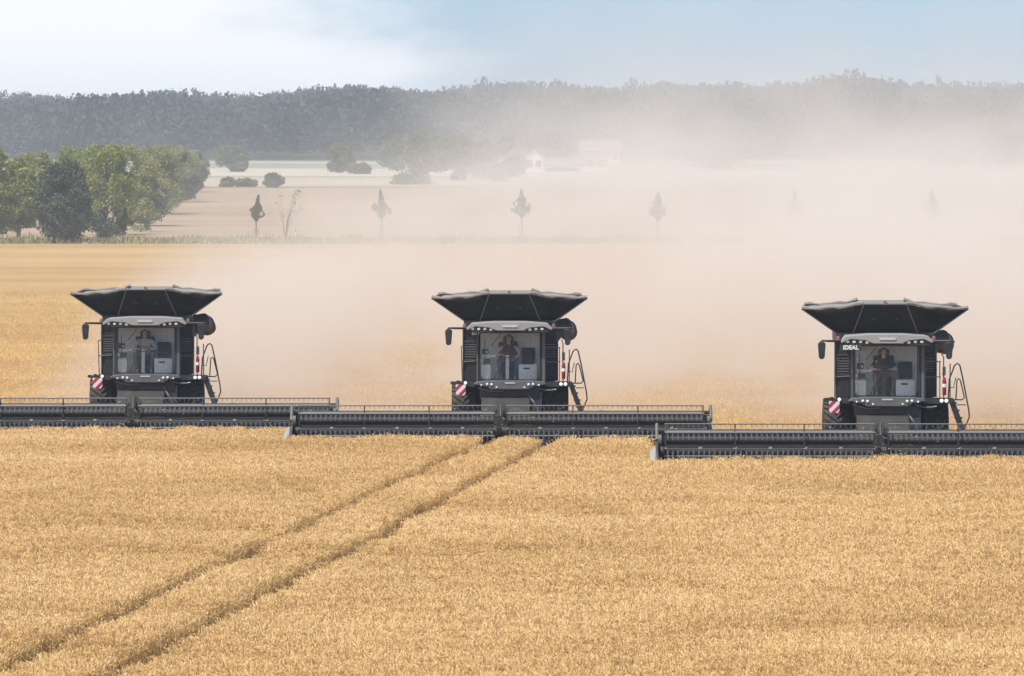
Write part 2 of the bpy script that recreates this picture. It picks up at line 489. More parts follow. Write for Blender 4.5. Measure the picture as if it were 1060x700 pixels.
def ground_mat():
    m, nt, b = new_mat('field_ground')
    tc = N(nt, 'ShaderNodeTexCoord')
    obj = tc.outputs['Object']
    sp = N(nt, 'ShaderNodeSeparateXYZ'); nt.links.new(obj, sp.inputs[0])
    # warped distance so zone edges are not ruler-straight
    w = noise(nt, 0.03, 3, 0.5, vec=obj)
    wm = N(nt, 'ShaderNodeMath', operation='MULTIPLY_ADD'); wm.inputs[1].default_value = 5.0
    nt.links.new(w.outputs['Fac'], wm.inputs[0]); nt.links.new(sp.outputs['Y'], wm.inputs[2])
    dv = N(nt, 'ShaderNodeMath', operation='DIVIDE'); dv.inputs[1].default_value = 3000.0
    nt.links.new(wm.outputs[0], dv.inputs[0])
    S = lambda d: d / 3000.0
    soil = (0.30, 0.21, 0.11)
    stub = (0.43, 0.29, 0.14)
    stub2 = (0.35, 0.265, 0.18)
    zones = [(0.0, soil), (S(150), soil), (S(190), stub), (S(700), stub), (S(706), (0.30, 0.26, 0.13)), (S(728), (0.28, 0.25, 0.13)),
             (S(734), stub2), (S(1200), stub2), (S(1208), (0.13, 0.13, 0.07)), (S(1224), (0.42, 0.35, 0.25)), (S(1352), (0.43, 0.37, 0.28)),
             (S(1360), (0.20, 0.2, 0.12)), (S(1390), (0.48, 0.42, 0.33)), (S(1540), (0.46, 0.41, 0.32)),
             (S(1552), (0.26, 0.28, 0.2)), (S(1700), (0.24, 0.26, 0.19)), (S(1712), (0.5, 0.45, 0.36)), (S(1810), (0.07, 0.08, 0.04)), (1.0, (0.06, 0.07, 0.04))]
    rp = ramp(nt, zones)
    nt.links.new(dv.outputs[0], rp.inputs['Fac'])
    # swath bands lying across the view
    b1 = noise(nt, 1.0, 4, 0.6, vec=obj, mapping=(0.012, 0.035, 1), dist=0.8)
    b2 = noise(nt, 1.0, 5, 0.7, vec=obj, mapping=(0.25, 0.8, 1))
    f3 = noise(nt, 5.0, 6, 0.75, vec=obj, mapping=(1, 0.7, 1))
    r1 = N(nt, 'ShaderNodeMapRange'); r1.inputs['From Min'].default_value = 0.35; r1.inputs['From Max'].default_value = 0.65
    r1.inputs['To Min'].default_value = 0.86; r1.inputs['To Max'].default_value = 1.08
    nt.links.new(b1.outputs['Fac'], r1.inputs['Value'])
    r2 = N(nt, 'ShaderNodeMapRange'); r2.inputs['From Min'].default_value = 0.3; r2.inputs['From Max'].default_value = 0.7
    r2.inputs['To Min'].default_value = 0.8; r2.inputs['To Max'].default_value = 1.15
    nt.links.new(b2.outputs['Fac'], r2.inputs['Value'])
    r3 = N(nt, 'ShaderNodeMapRange'); r3.inputs['From Min'].default_value = 0.3; r3.inputs['From Max'].default_value = 0.7
    r3.inputs['To Min'].default_value = 0.65; r3.inputs['To Max'].default_value = 1.25
    nt.links.new(f3.outputs['Fac'], r3.inputs['Value'])
    p1 = N(nt, 'ShaderNodeMath', operation='MULTIPLY'); nt.links.new(r1.outputs[0], p1.inputs[0]); nt.links.new(r2.outputs[0], p1.inputs[1])
    p2 = N(nt, 'ShaderNodeMath', operation='MULTIPLY'); nt.links.new(p1.outputs[0], p2.inputs[0]); nt.links.new(r3.outputs[0], p2.inputs[1])
    vm = N(nt, 'ShaderNodeVectorMath', operation='SCALE'); nt.links.new(rp.outputs['Color'], vm.inputs[0]); nt.links.new(p2.outputs[0], vm.inputs['Scale'])
    nt.links.new(vm.outputs[0], b.inputs['Base Color'])
    b.inputs['Roughness'].default_value = 1.0
    b.inputs['Specular IOR Level'].default_value = 0.0
    bp = N(nt, 'ShaderNodeBump'); bp.inputs['Strength'].default_value = 0.5; bp.inputs['Distance'].default_value = 0.12
    nt.links.new(f3.outputs['Fac'], bp.inputs['Height']); nt.links.new(bp.outputs[0], b.inputs['Normal'])
    return m

def build_ground():
    xs = np.concatenate([np.linspace(-3200, -260, 12), np.linspace(-240, 240, 81), np.linspace(260, 3200, 12)])
    ys = np.array(sorted(set([-350, -200, -100, -40] + list(range(0, 3000, 40)) + [3200, 3600, 4000, 4600, 5200])), float)
    X, Y = np.meshgrid(xs, ys)
    Z = gz_np(Y) + np.where(Y > 840, 0.25 * np.sin(X * 0.021 + Y * 0.0065) * np.minimum(1, (Y - 840) / 600), 0) * 1.0
    V = np.stack([X.ravel(), Y.ravel(), Z.ravel()], 1)
    nx = len(xs); ny = len(ys)
    i = (np.arange(ny - 1)[:, None] * nx + np.arange(nx - 1)[None, :]).ravel()
    Fq = np.stack([i, i + 1, i + nx + 1, i + nx], 1)
    me = np_mesh('ground', V, Fq, ground_mat())
    o = bpy.data.objects.new('ground', me); COL.objects.link(o)
    tag(o, kind='structure')
build_ground()

# ------------------------------------------------------------------ scatter (one object, geometry nodes)
def scatter_object(name, templates, points, pick, rot, scl, mat, label, cat):
    """templates: list of (verts, quads, tint); the template islands and the loose points live in ONE mesh"""
    V = []; Fc = []; kind = []; tint = []; off = 0
    for k, (v, f, t) in enumerate(templates):
        V.append(v); Fc.append(f + off); kind.append(np.full(len(v), k)); tint.append(t); off += len(v)
    n = len(points)
    V.append(points); kind.append(np.full(n, -1)); tint.append(np.zeros(n))
    V = np.concatenate(V); Fc = np.concatenate(Fc)
    kind = np.concatenate(kind).astype(np.int32); tint = np.concatenate(tint).astype(np.float32)
    z3 = np.zeros((off, 3), np.float32)
    attrs = {'kind': ('INT', kind), 'tint': ('FLOAT', tint),
             'pick': ('INT', np.concatenate([np.zeros(off, np.int32), pick.astype(np.int32)])),
             'prot': ('FLOAT_VECTOR', np.concatenate([z3, rot.astype(np.float32)])),
             'pscl': ('FLOAT_VECTOR', np.concatenate([z3, scl.astype(np.float32)]))}
    me = np_mesh(name, V, Fc, mat, attrs)
    o = bpy.data.objects.new(name, me); COL.objects.link(o)
    g = bpy.data.node_groups.new(name + '_nodes', 'GeometryNodeTree')
    g.interface.new_socket('Geometry', in_out='INPUT', socket_type='NodeSocketGeometry')
    g.interface.new_socket('Geometry', in_out='OUTPUT', socket_type='NodeSocketGeometry')
    gi = g.nodes.new('NodeGroupInput'); go = g.nodes.new('NodeGroupOutput')
    na = g.nodes.new('GeometryNodeInputNamedAttribute'); na.data_type = 'INT'; na.inputs['Name'].default_value = 'kind'
    def sel(val):
        c = g.nodes.new('FunctionNodeCompare'); c.data_type = 'INT'; c.operation = 'EQUAL'
        g.links.new(na.outputs['Attribute'], c.inputs[2])
        c.inputs[3].default_value = val
        s = g.nodes.new('GeometryNodeSeparateGeometry'); s.domain = 'POINT'
        g.links.new(gi.outputs[0], s.inputs['Geometry']); g.links.new(c.outputs[0], s.inputs['Selection'])
        return s.outputs['Selection']
    gt = g.nodes.new('GeometryNodeGeometryToInstance')
    for k in range(len(templates)):
        g.links.new(sel(k), gt.inputs[0])
    ip = g.nodes.new('GeometryNodeInstanceOnPoints')
    g.links.new(sel(-1), ip.inputs['Points'])
    g.links.new(gt.outputs[0], ip.inputs['Instance'])
    ip.inputs['Pick Instance'].default_value = True
    def at(nm, tp):
        a = g.nodes.new('GeometryNodeInputNamedAttribute'); a.data_type = tp; a.inputs['Name'].default_value = nm
        return a.outputs['Attribute']
    g.links.new(at('pick', 'INT'), ip.inputs['Instance Index'])
    g.links.new(at('prot', 'FLOAT_VECTOR'), ip.inputs['Rotation'])
    g.links.new(at('pscl', 'FLOAT_VECTOR'), ip.inputs['Scale'])
    g.links.new(ip.outputs[0], go.inputs[0])
    md = o.modifiers.new('scatter', 'NODES'); md.node_group = g
    tag(o, label, cat, kind='stuff')
    return o

rng = np.random.default_rng(7)
def wheat_patch(r, n=36, size=0.38, h=0.44, seed=0):
    V = []; Q = []; T = []
    def quadstrip(pts, wid, up, tint):
        b = len(V)
        for p, w in zip(pts, wid):
            V.append(p - up * w); V.append(p + up * w); T.append(tint); T.append(tint)
        for i in range(len(pts) - 1):
            Q.append((b + 2 * i, b + 2 * i + 1, b + 2 * i + 3, b + 2 * i + 2))
    for _ in range(n):
        x, y = (r.random(2) - 0.5) * size
        hh = h + r.normal(0, 0.035)
        an = r.random() * 2 * PI
        lean = r.normal(0.05, 0.04)
        dx, dy = math.cos(an), math.sin(an)
        top = np.array([x + dx * lean, y + dy * lean, hh])
        base = np.array([x, y, 0.0])
        side = np.array([-dy, dx, 0.0])
        tt = r.random()
        quadstrip([base, (base + top) / 2 + np.array([dx, dy, 0]) * 0.0, top], [0.003, 0.003, 0.0025], side, 0.30 + 0.2 * tt)
        # ear: bent spindle of two crossed blades
        L_ = 0.06 + r.random() * 0.025
        nod = 0.3 + r.random() * 1.3
        d1 = np.array([dx * math.sin(nod * 0.5), dy * math.sin(nod * 0.5), math.cos(nod * 0.5)])
        d2 = np.array([dx * math.sin(nod), dy * math.sin(nod), math.cos(nod)])
        p0 = top; p1 = top + d1 * L_ * 0.3; p2 = p1 + d2 * L_ * 0.4; p3 = p2 + d2 * L_ * 0.3
        nrm = np.cross(d2, side); nrm /= np.linalg.norm(nrm) + 1e-6
        e = 0.64 + 0.22 * tt
        quadstrip([p0, p1, p2, p3], [0.003, 0.0095, 0.009, 0.003], side, e)
        quadstrip([p0, p1, p2, p3], [0.003, 0.0095, 0.009, 0.003], nrm, e)
        # awns / whiskers as one thin blade
        if r.random() < 0.25:
            quadstrip([p2, p3 + d2 * 0.05], [0.006, 0.001], side, 0.9)
        # dry leaf
        a2 = r.random() * 2 * PI; lz = hh * (0.55 + 0.35 * r.random())
        q0 = base + (top - base) * (lz / hh)
        dd = np.array([math.cos(a2), math.sin(a2), 0.0])
        quadstrip([q0, q0 + dd * 0.06 + np.array([0, 0, 0.03]), q0 + dd * 0.13 - np.array([0, 0, 0.03])], [0.005, 0.006, 0.001],
                  np.array([-dd[1], dd[0], 0.0]), 0.3 + 0.4 * r.random())
    return np.array(V), np.array(Q), np.array(T)

def wheat_mat():
    m = bpy.data.materials.new('ripe_wheat'); m.use_nodes = True
    nt = m.node_tree; nt.nodes.clear()
    o = N(nt, 'ShaderNodeOutputMaterial')
    a = N(nt, 'ShaderNodeAttribute'); a.attribute_name = 'tint'
    g = N(nt, 'ShaderNodeNewGeometry')
    n1 = noise(nt, 1.0, 4, 0.55, vec=g.outputs['Position'], mapping=(0.10, 0.09, 0.1), dist=0.6)
    n2 = noise(nt, 2.5, 3, 0.6, vec=g.outputs['Position'])
    s = N(nt, 'ShaderNodeMath', operation='MULTIPLY_ADD'); s.inputs[1].default_value = 0.6
    nt.links.new(n1.outputs['Fac'], s.inputs[0]); nt.links.new(a.outputs['Fac'], s.inputs[2])
    s2 = N(nt, 'ShaderNodeMath', operation='MULTIPLY_ADD'); s2.inputs[1].default_value = 0.2
    nt.links.new(n2.outputs['Fac'], s2.inputs[0]); nt.links.new(s.outputs[0], s2.inputs[2])
    rp = ramp(nt, [(0.45, (0.34, 0.22, 0.095)), (0.8, (0.75, 0.53, 0.24)), (1.25, (0.90, 0.70, 0.39))])
    mr = N(nt, 'ShaderNodeMath', operation='MULTIPLY'); mr.inputs[1].default_value = 0.74
    nt.links.new(s2.outputs[0], mr.inputs[0])
    rp.color_ramp.elements[2].position = 1.0
    nt.links.new(mr.outputs[0], rp.inputs['Fac'])
    d = N(nt, 'ShaderNodeBsdfDiffuse'); t = N(nt, 'ShaderNodeBsdfTranslucent')
    nt.links.new(rp.outputs['Color'], d.inputs['Color']); nt.links.new(rp.outputs['Color'], t.inputs['Color'])
    mx = N(nt, 'ShaderNodeMixShader'); mx.inputs['Fac'].default_value = 0.25
    nt.links.new(d.outputs[0], mx.inputs[1]); nt.links.new(t.outputs[0], mx.inputs[2])
    nt.links.new(mx.outputs[0], o.inputs['Surface'])
    return m
M['wheat'] = wheat_mat()

# tramlines: wheel tracks through the standing crop, as ground polylines
TRL = [cspot(*p) for p in ((-120, 752), (0, 693), (79, 648), (189, 595), (313, 549), (400, 501), (500, 457), (545, 438))]
TRR = [cspot(*p) for p in ((-20, 765), (110, 698), (245, 621), (332, 580), (400, 553), (437, 530), (486, 497), (560, 457), (600, 440))]
def smooth_line(pts):
    q = np.polyfit([p[1] for p in pts], [p[0] for p in pts], 2)
    ds = np.linspace(pts[0][1], pts[-1][1], 24)
    return [(float(np.polyval(q, d)), float(d)) for d in ds]
TRL, TRR = smooth_line(TRL), smooth_line(TRR)
def seg_dist(P, line):
    best = np.full(len(P), 1e9)
    for a, b in zip(line[:-1], line[1:]):
        a = np.array(a); b = np.array(b); ab = b - a
        t = np.clip(((P - a) @ ab) / (ab @ ab), 0, 1)
        d = np.linalg.norm(P - (a + t[:, None] * ab), axis=1)
        best = np.minimum(best, d)
    return best

# where each machine stands: origin = centre of the cab front on the ground
PXM = [33 * 0.972, 33.0, 33 * 1.07]
MACH = []
for pxc, s in zip((150.5, 528.0, 918.5), PXM):
    d = FP / s
    MACH.append(((pxc - 530) / s, d))
HDR_C = -0.27          # header centre against the machine centre
HDR_W = 6.5            # half width
HY0 = -3.6             # front of the cutterbar from the cab front

def crop_edge(x):
    """distance at which the standing crop ends for a given x"""
    m0, m1, m2 = MACH
    e = np.full(len(x), m0[1] + HY0 + 0.15)
    e = np.where(x > m1[0] + HDR_C - HDR_W - 0.1, m1[1] + HY0 + 0.15, e)
    e = np.where(x > m2[0] + HDR_C - HDR_W - 0.1, m2[1] + HY0 + 0.15, e)
    return e

def lownoise(x, y, seed, sx, sy, k=6):
    r = np.random.default_rng(seed)
    s = np.zeros_like(x)
    for _ in range(k):
        fx, fy, ph = r.normal(0, 1 / sx), r.normal(0, 1 / sy), r.random() * 6.28
        s += np.sin(x * fx * 6.28 + y * fy * 6.28 + ph)
    return s / math.sqrt(k / 2)

def build_wheat():
    temps = [wheat_patch(rng) for _ in range(10)]
    st = 0.30
    pts = []
    for d in np.arange(108, 232, st):
        hw = 0.0709 * d + 4.0
        x = np.arange(-hw, hw, st)
        pts.append(np.stack([x, np.full(len(x), d)], 1))
    P = np.concatenate(pts)
    P += rng.uniform(-0.13, 0.13, P.shape)
    keep = P[:, 1] < crop_edge(P[:, 0])
    dl, dr = seg_dist(P, TRL), seg_dist(P, TRR)
    keep &= (dl > 0.37 + 0.015 * lownoise(P[:, 0], P[:, 1], 11, 3, 3)) & (dr > 0.38 + 0.02 * lownoise(P[:, 0], P[:, 1], 12, 3, 3))
    P = P[keep]; dm = np.minimum(dl, dr)[keep]
    n = len(P)
    hz = 1.0 + 0.05 * lownoise(P[:, 0], P[:, 1], 3, 9, 7) + 0.035 * lownoise(P[:, 0], P[:, 1], 5, 2.5, 3)
    # streaks where the crop stands lower, running across the view
    for (y0, wd, amp, sl, x0, x1) in ((161, 1.8, .11, 0.20, -40, 3), (169, 2.4, .10, -0.10, -30, 1), (146, 1.6, .07, 0.24, -1, 30), (182, 2.0, .10, 0.06, -3, 30), (198, 3.0, .08, 0.04, -30, -4), (175, 1.6, .09, -.08, 1, 30)):
        c = y0 + sl * P[:, 0] + 1.0 * np.sin(P[:, 0] * 0.6)
        m_ = np.exp(-((P[:, 1] - c) / wd) ** 2) * np.clip((P[:, 0] - x0) / 2, 0, 1) * np.clip((x1 - P[:, 0]) / 2, 0, 1)
        hz -= 1.9 * amp * m_
    hz *= rng.normal(1, 0.022, n)
    hz = hz * (1 - 0.10 * np.clip((0.6 - dm) / 0.35, 0, 1))
    pts3 = np.stack([P[:, 0], P[:, 1], np.zeros(n)], 1)
    rot = np.stack([rng.normal(0, 0.05, n) + 0.04 * lownoise(P[:, 0], P[:, 1], 8, 8, 5), rng.normal(0, 0.05, n), rng.random(n) * 6.28], 1)
    scl = np.stack([np.full(n, 1.0), np.full(n, 1.0), hz], 1)
    o = scatter_object('standing_wheat', temps, pts3, rng.integers(0, len(temps), n), rot, scl, M['wheat'],
                   'ripe golden wheat standing in front of the harvesters, crossed by two wheel tracks', 'wheat')
    print('wheat patches', n)
build_wheat()

def build_stubble():
    temps = [wheat_patch(rng, n=16, size=0.5, h=0.17) for _ in range(4)]
    # cut stalks: drop the ears by squashing everything above 0.2 m
    T2 = []
    for v, f, t in temps:
        v = v.copy(); v[:, 2] = np.minimum(v[:, 2], 0.19 + 0.02 * rng.random(len(v))); T2.append((v, f, t * 0.35 + 0.38))
    st = 0.55
    pts = []
    for d in np.arange(204, 480, st):
        hw = 0.0709 * d + 3.0
        x = np.arange(-hw, hw, st)
        pts.append(np.stack([x, np.full(len(x), d)], 1))
    P = np.concatenate(pts); P += rng.uniform(-0.25, 0.25, P.shape)
    P = P[(P[:, 1] > crop_edge(P[:, 0]) + 0.2) & (rng.random(len(P)) > np.clip((P[:, 1] - 235) / 245, 0, 1) ** 0.7)]
    n = len(P)
    rot = np.stack([rng.normal(0, 0.12, n), rng.normal(0, 0.12, n), rng.random(n) * 6.28], 1)
    s = rng.uniform(0.7, 1.3, n)
    scl = np.stack([s, s, s], 1)
    scatter_object('cut_stubble', T2, np.stack([P[:, 0], P[:, 1], np.zeros(n)], 1), rng.integers(0, 4, n), rot, scl, M['wheat'],
                   'short cut straw stubble left on the field behind the harvesters', 'stubble')
    print('stubble', n)
build_stubble()

# ------------------------------------------------------------------ trees
def leaf_quads(centers, size, r, flat=0.0):
    n = len(centers)
    a = r.normal(size=(n, 3)); a /= np.linalg.norm(a, axis=1)[:, None]
    b = r.normal(size=(n, 3)); b -= (b * a).sum(1)[:, None] * a; b /= np.linalg.norm(b, axis=1)[:, None]
    s = size * r.uniform(0.55, 1.25, n)[:, None]
    V = np.stack([centers - a * s * .5 - b * s * .2, centers + a * s * .1 - b * s * .5, centers + a * s * .55 + b * s * .1, centers - a * s * .1 + b * s * .5], 1)
    return V.reshape(-1, 3), np.arange(n * 4).reshape(-1, 4)

def crown_points(r, w, h, z0, nl, n, shape='round'):
    """leaf clump centres through several uneven lobes of a crown; w width, h crown height, z0 crown base"""
    C = []
    lobes = []
    for i in range(nl):
        t = r.random()
        if shape == 'round':
            prof = math.sin(PI * (0.12 + 0.80 * t)) ** 0.7
        elif shape == 'spire':
            prof = (1 - t) ** 0.55 * 0.9 + 0.1 if t > .15 else .75 + t
        elif shape == 'cone':
            prof = (1 - t) ** 0.8 * 0.95 + 0.06
        else:
            prof = (0.45 + 0.55 * t) if t < 0.7 else 1.0 - 1.4 * (t - 0.7)
        a = r.random() * 2 * PI
        rad = w / 2 * prof * (0.55 + 0.25 * r.random())
        lr = w * (0.13 + 0.10 * r.random()) * (0.6 + 0.4 * prof)
        lobes.append((math.cos(a) * rad, math.sin(a) * rad, z0 + h * (0.06 + 0.86 * t), lr))
    tot = sum(l[3] ** 2 for l in lobes)
    for (x, y, z, lr) in lobes:
        k = max(8, int(n * lr ** 2 / tot))
        d = r.normal(size=(k, 3)); d /= np.linalg.norm(d, axis=1)[:, None]
        rr = lr * r.random(k)[:, None] ** 0.35 * (1 + 0.12 * np.clip(r.normal(size=(k, 1)), -2, 2))
        C.append(np.array([x, y, z]) + d * rr * np.array([1, 1, 0.85]))
    C = np.concatenate(C)
    low = C[:, 2] < z0 * 0.6 + 0.1
    C[low, 2] = z0 * 0.6 + 0.1 + r.random(low.sum()) * 0.5
    return C, lobes

def trunk_mb(r, h, rad, lobes, z0):
    mb = MB()
    bend = [(r.normal(0, 0.02) * h * k, r.normal(0, 0.02) * h * k) for k in (0, .4, .8, 1)]
    zs = [-0.15, z0 * 0.6 + 0.3, z0 + 0.35 * (h - z0), z0 + 0.75 * (h - z0)]
    pts = [(bend[i][0], bend[i][1], zs[i]) for i in range(4)]
    mb.tube(pts, [rad * 1.25, rad, rad * 0.65, rad * 0.2], n=8)
    for (x, y, z, lr) in lobes[:9]:
        s = max(z0 * 0.7, z - 0.35 * (h - z0))
        mb.tube([(0, 0, s), (x * 0.5, y * 0.5, s + (z - s) * 0.6), (x, y, z)], [rad * 0.4, rad * 0.25, rad * 0.08], n=6)
    return mb

TREE_I = [0]
def tree(name, x, y, z, h, w, mat, label, group, z0f=0.12, nl=26, n=5000, leaf=0.34, shape='round', cat='tree'):
    TREE_I[0] += 1
    r = np.random.default_rng(100 + TREE_I[0])
    root = empty(name, (x, y, z), label, cat, group)
    z0 = h * z0f
    C, lobes = crown_points(r, w, h - z0, z0, nl, n, shape)
    k = (h / max(C[:, 2])); C[:, 2] *= k
    V, Q = leaf_quads(C, leaf, r)
    me = np_mesh('crown', V, Q, mat)
    o = bpy.data.objects.new('crown', me); COL.objects.link(o); o.parent = root
    trunk_mb(r, h * 0.9, max(0.05, h * 0.022), lobes, z0).build('trunk', M['bark'], root, smooth=True)
    return root

GG = 'big leafy trees of the grove at the left'
grove = [
 # px, base row, top row, width px, kind, shape, label
 (-14, 250, 150, 66, 'leaf_olive', 'round', 'broad olive green tree cut by the left picture edge, leftmost of the grove'),
 (20, 247, 163, 46, 'leaf_bright', 'round', 'yellow green tree between the left edge tree and the dark blue green tree'),
 (66, 252, 164, 62, 'leaf_dark', 'round', 'dark blue green tree reaching down to the ground, foremost in the grove'),
 (36, 236, 156, 50, 'leaf_olive', 'round', 'olive tree whose top shows just left of the dark blue green tree'),
 (72, 232, 150, 60, 'leaf_bright', 'round', 'yellow green tree rising right behind the dark blue green tree'),
 (109, 243, 147, 72, 'leaf_bright', 'round', 'largest bright green round tree, just right of the dark blue green tree'),
 (137, 234, 149, 56, 'leaf_olive', 'round', 'tall olive tree between the largest bright tree and the paler far ones'),
 (113, 250, 214, 42, 'leaf_dark', 'round', 'low dark grey green shrub at the foot of the largest bright tree'),
 (146, 240, 205, 36, 'leaf_olive', 'round', 'low green shrub at the right foot of the grove, beside the stubble field'),
 (172, 222, 184, 40, 'leaf_olive', 'round', 'olive shrub at the field edge below the second tree from the grove end'),
 (192, 207, 178, 34, 'leaf_pale', 'round', 'pale shrub at the foot of the last tree of the grove'),
 (152, 234, 188, 44, 'leaf_mid', 'round', 'tall green shrub between the low green shrub and the third last grove tree'),
 (161, 221, 149, 58, 'leaf_olive', 'round', 'third tree from the right end of the grove, dusty olive crown'),
 (182, 209, 150, 58, 'leaf_pale', 'round', 'second tree from the right end of the grove, grey green crown'),
 (199, 199, 154, 34, 'leaf_pale', 'round', 'last and most distant tree at the right end of the grove'),
]
for (px, yb, yt, wp, kind, shp, lab) in grove:
    x, d, z = spot(px, yb)
    s = FP / d
    low = 'shrub' in lab
    tree('shrub' if low else 'broadleaf_tree', x, d, z, (yb - yt) / s, wp / s, M[kind], lab, GG if not low else 'low shrubs at the edge of the grove',
         z0f=0.03 if not low else 0.02, nl=(80 if kind == 'leaf_dark' else 46) if not low else 22, n=22000 if not low else 2500, leaf=0.21, shape=shp, cat='tree' if not low else 'shrub')

midf = [
 ('broadleaf_tree', 240, 179, 149, 38, 'leaf_mid', 'round', 'pale hazy round tree just right of the grove, before the forest'),
 ('bush', 235, 194, 183, 19, 'leaf_mid', 'round', 'leftmost of the three small round bushes in the middle field'),
 ('bush', 254, 194, 184, 24, 'leaf_mid', 'round', 'middle one of the three small bushes in the far field'),
 ('bush', 283, 195, 179, 23, 'leaf_mid', 'round', 'rightmost and roundest of the three bushes in the far field'),
 ('broadleaf_tree', 352, 180, 148, 32, 'leaf_mid', 'round', 'grey tree standing alone at the edge of the pale field strip'),
 ('bush', 372, 181, 168, 26, 'leaf_mid', 'round', 'flat bush beside the foot of the lone grey tree'),
 ('broadleaf_tree', 412, 178, 143, 40, 'leaf_mid', 'round', 'leftmost tree of the dusty clump near the farm'),
 ('broadleaf_tree', 438, 184, 134, 52, 'leaf_mid', 'round', 'tallest tree of the dusty clump near the farm, second from its left'),
 ('broadleaf_tree', 474, 188, 136, 56, 'leaf_mid', 'round', 'broad tree in the middle of the dusty clump near the farm'),
 ('broadleaf_tree', 514, 189, 140, 58, 'leaf_mid', 'round', 'rightmost tree of the dusty clump, next to the white farm house'),
 ('bush', 425, 192, 178, 44, 'leaf_mid', 'round', 'long low bush in front of the dusty tree clump'),
 ('broadleaf_tree', 742, 176, 134, 66, 'leaf_mid', 'round', 'faint broad tree in the dust right of the farm buildings'),
 ('broadleaf_tree', 985, 172, 122, 70, 'leaf_mid', 'round', 'faint large tree in the dust above the right harvester, the left of a pair'),
 ('broadleaf_tree', 1034, 174, 117, 76, 'leaf_mid', 'round', 'faint large tree at the right picture edge, the right of a pair'),
]
for (nm, px, yb, yt, wp, kind, shp, lab) in midf:
    x, d, z = spot(px, yb); s = FP / d
    tree(nm, x, d, z, (yb - yt) / s, wp / s, M[kind], lab, 'trees in the far fields' if nm != 'bush' else 'bushes in the far fields',
         z0f=0.06, nl=26, n=4000 if nm != 'bush' else 1800, leaf=0.55 if nm != 'bush' else 0.4, shape=shp, cat='tree' if nm != 'bush' else 'bush')

def young_tree(px, yb, top, wpx, label, seed, n=1400):
    x, d, z = spot(px, yb); s = FP / d
    h = (yb - top) / s; w = wpx / s
    r = np.random.default_rng(seed)
    root = empty('young_tree', (x, d, z), label, 'tree', 'young trees planted in a row along the verge')
    t = r.beta(1.7, 2.0, n)
    z0 = h * 0.40
    pk, wd, sp_ = r.uniform(0.26, 0.36), r.uniform(0.24, 0.32), r.uniform(0.06, 0.10)
    a = r.random(n) * 6.28
    prof = w * (r.uniform(0.52, 0.66) * np.exp(-((t - pk) / wd) ** 2) + sp_)
    prof *= 1 + 0.18 * np.sin(t * r.uniform(14, 22) + a * 1.0 + seed) + 0.15 * np.sin(a * 3 + t * 9)
    prof *= np.clip(t / 0.2, 0.12, 1)
    z0 = h * r.uniform(0.34, 0.42)
    rr = prof * r.random(n) ** 0.5
    lean = r.normal(0, 0.035)
    C = np.stack([np.cos(a) * rr + lean * t * h, np.sin(a) * rr, z0 + t * (h - z0)], 1)
    gap = np.sin(C[:, 2] * 5.1 + seed) + np.sin(C[:, 0] * 9 + a) > -1.1
    C = C[gap]
    V, Q = leaf_quads(C, 0.17, r)
    me = np_mesh('crown', V, Q, M['leaf_young']); o = bpy.data.objects.new('crown', me); COL.objects.link(o); o.parent = root
    mb = MB().tube([(0, 0, -0.05), (0.02, 0, h * 0.5), (lean * h * .7, 0, h * 0.96)], [0.075, 0.06, 0.015], n=7)
    for k in range(10):
        an = k * 2.4; zz = z0 + (h - z0) * k / 11
        l = w * 0.25 * (1 - k / 12)
        mb.tube([(0, 0, zz), (math.cos(an) * l, math.sin(an) * l, zz + l * 0.8)], [0.018, 0.006], n=5)
    mb.build('trunk', M['bark'], root, smooth=True)
    st_ = MB()
    for sx in (-0.22, 0.22): st_.tube([(sx, 0.02, -0.1), (sx, 0.02, 1.3)], 0.03, n=6)
    st_.box(-0.24, 0.24, 0.045, 0.065, 1.15, 1.22)
    st_.build('support_stake', M['bark'], root)
    return root
yts = [(127, 252, 214, 13, 'young tree with small dark crown in front of the grove, first of the row'),
       (265, 250, 202, 12, 'young tree with dense dark green crown, clearest of the row, behind the left harvester'),
       (395, 246, 196, 15, 'young tree with greyish crown and thin spike, between the left and middle harvesters'),
       (540, 247, 195, 15, 'hazy young tree behind the middle harvester'),
       (681, 248, 198, 15, 'faint young tree in the dust, first right of the middle harvester'),
       (823, 248, 195, 15, 'faint young tree in the dust left of the right harvester'),
       (966, 248, 196, 15, 'nearly hidden young tree in thick dust above the right harvester')]
for i, (px, yb, top, wp, lab) in enumerate(yts):
    young_tree(px, yb, top, wp, lab, 40 + i)
# a thin sparse sapling between the first two clear ones
def sapling():
    x, d, z = spot(295, 250)
    root = empty('sparse_sapling', (x, d, z), 'thin sparse sapling with few leaves, right of the dark green young tree', 'sapling')
    r = np.random.default_rng(9)
    mb = MB(); C = []
    for k in range(9):
        a = r.random() * 6.28; l = r.uniform(0.5, 1.5); zt = r.uniform(2.0, 5.0)
        e = (math.cos(a) * l + 0.5 * (zt / 4), math.sin(a) * l, zt)
        mb.tube([(0, 0, 0), (e[0] * .3, e[1] * .3, zt * .5), e], [0.03, 0.02, 0.006], n=5)
        C += [np.array(e) + r.normal(0, 0.16, 3) for _ in range(14)]
        C += [np.array([e[0] * .5, e[1] * .5, zt * .62]) + r.normal(0, 0.16, 3) for _ in range(5)]
    V, Q = leaf_quads(np.array(C), 0.14, r)
    me = np_mesh('crown', V, Q, M['leaf_mid']); o = bpy.data.objects.new('crown', me); COL.objects.link(o); o.parent = root
    mb.build('trunk', M['bark'], root, smooth=True)
sapling()

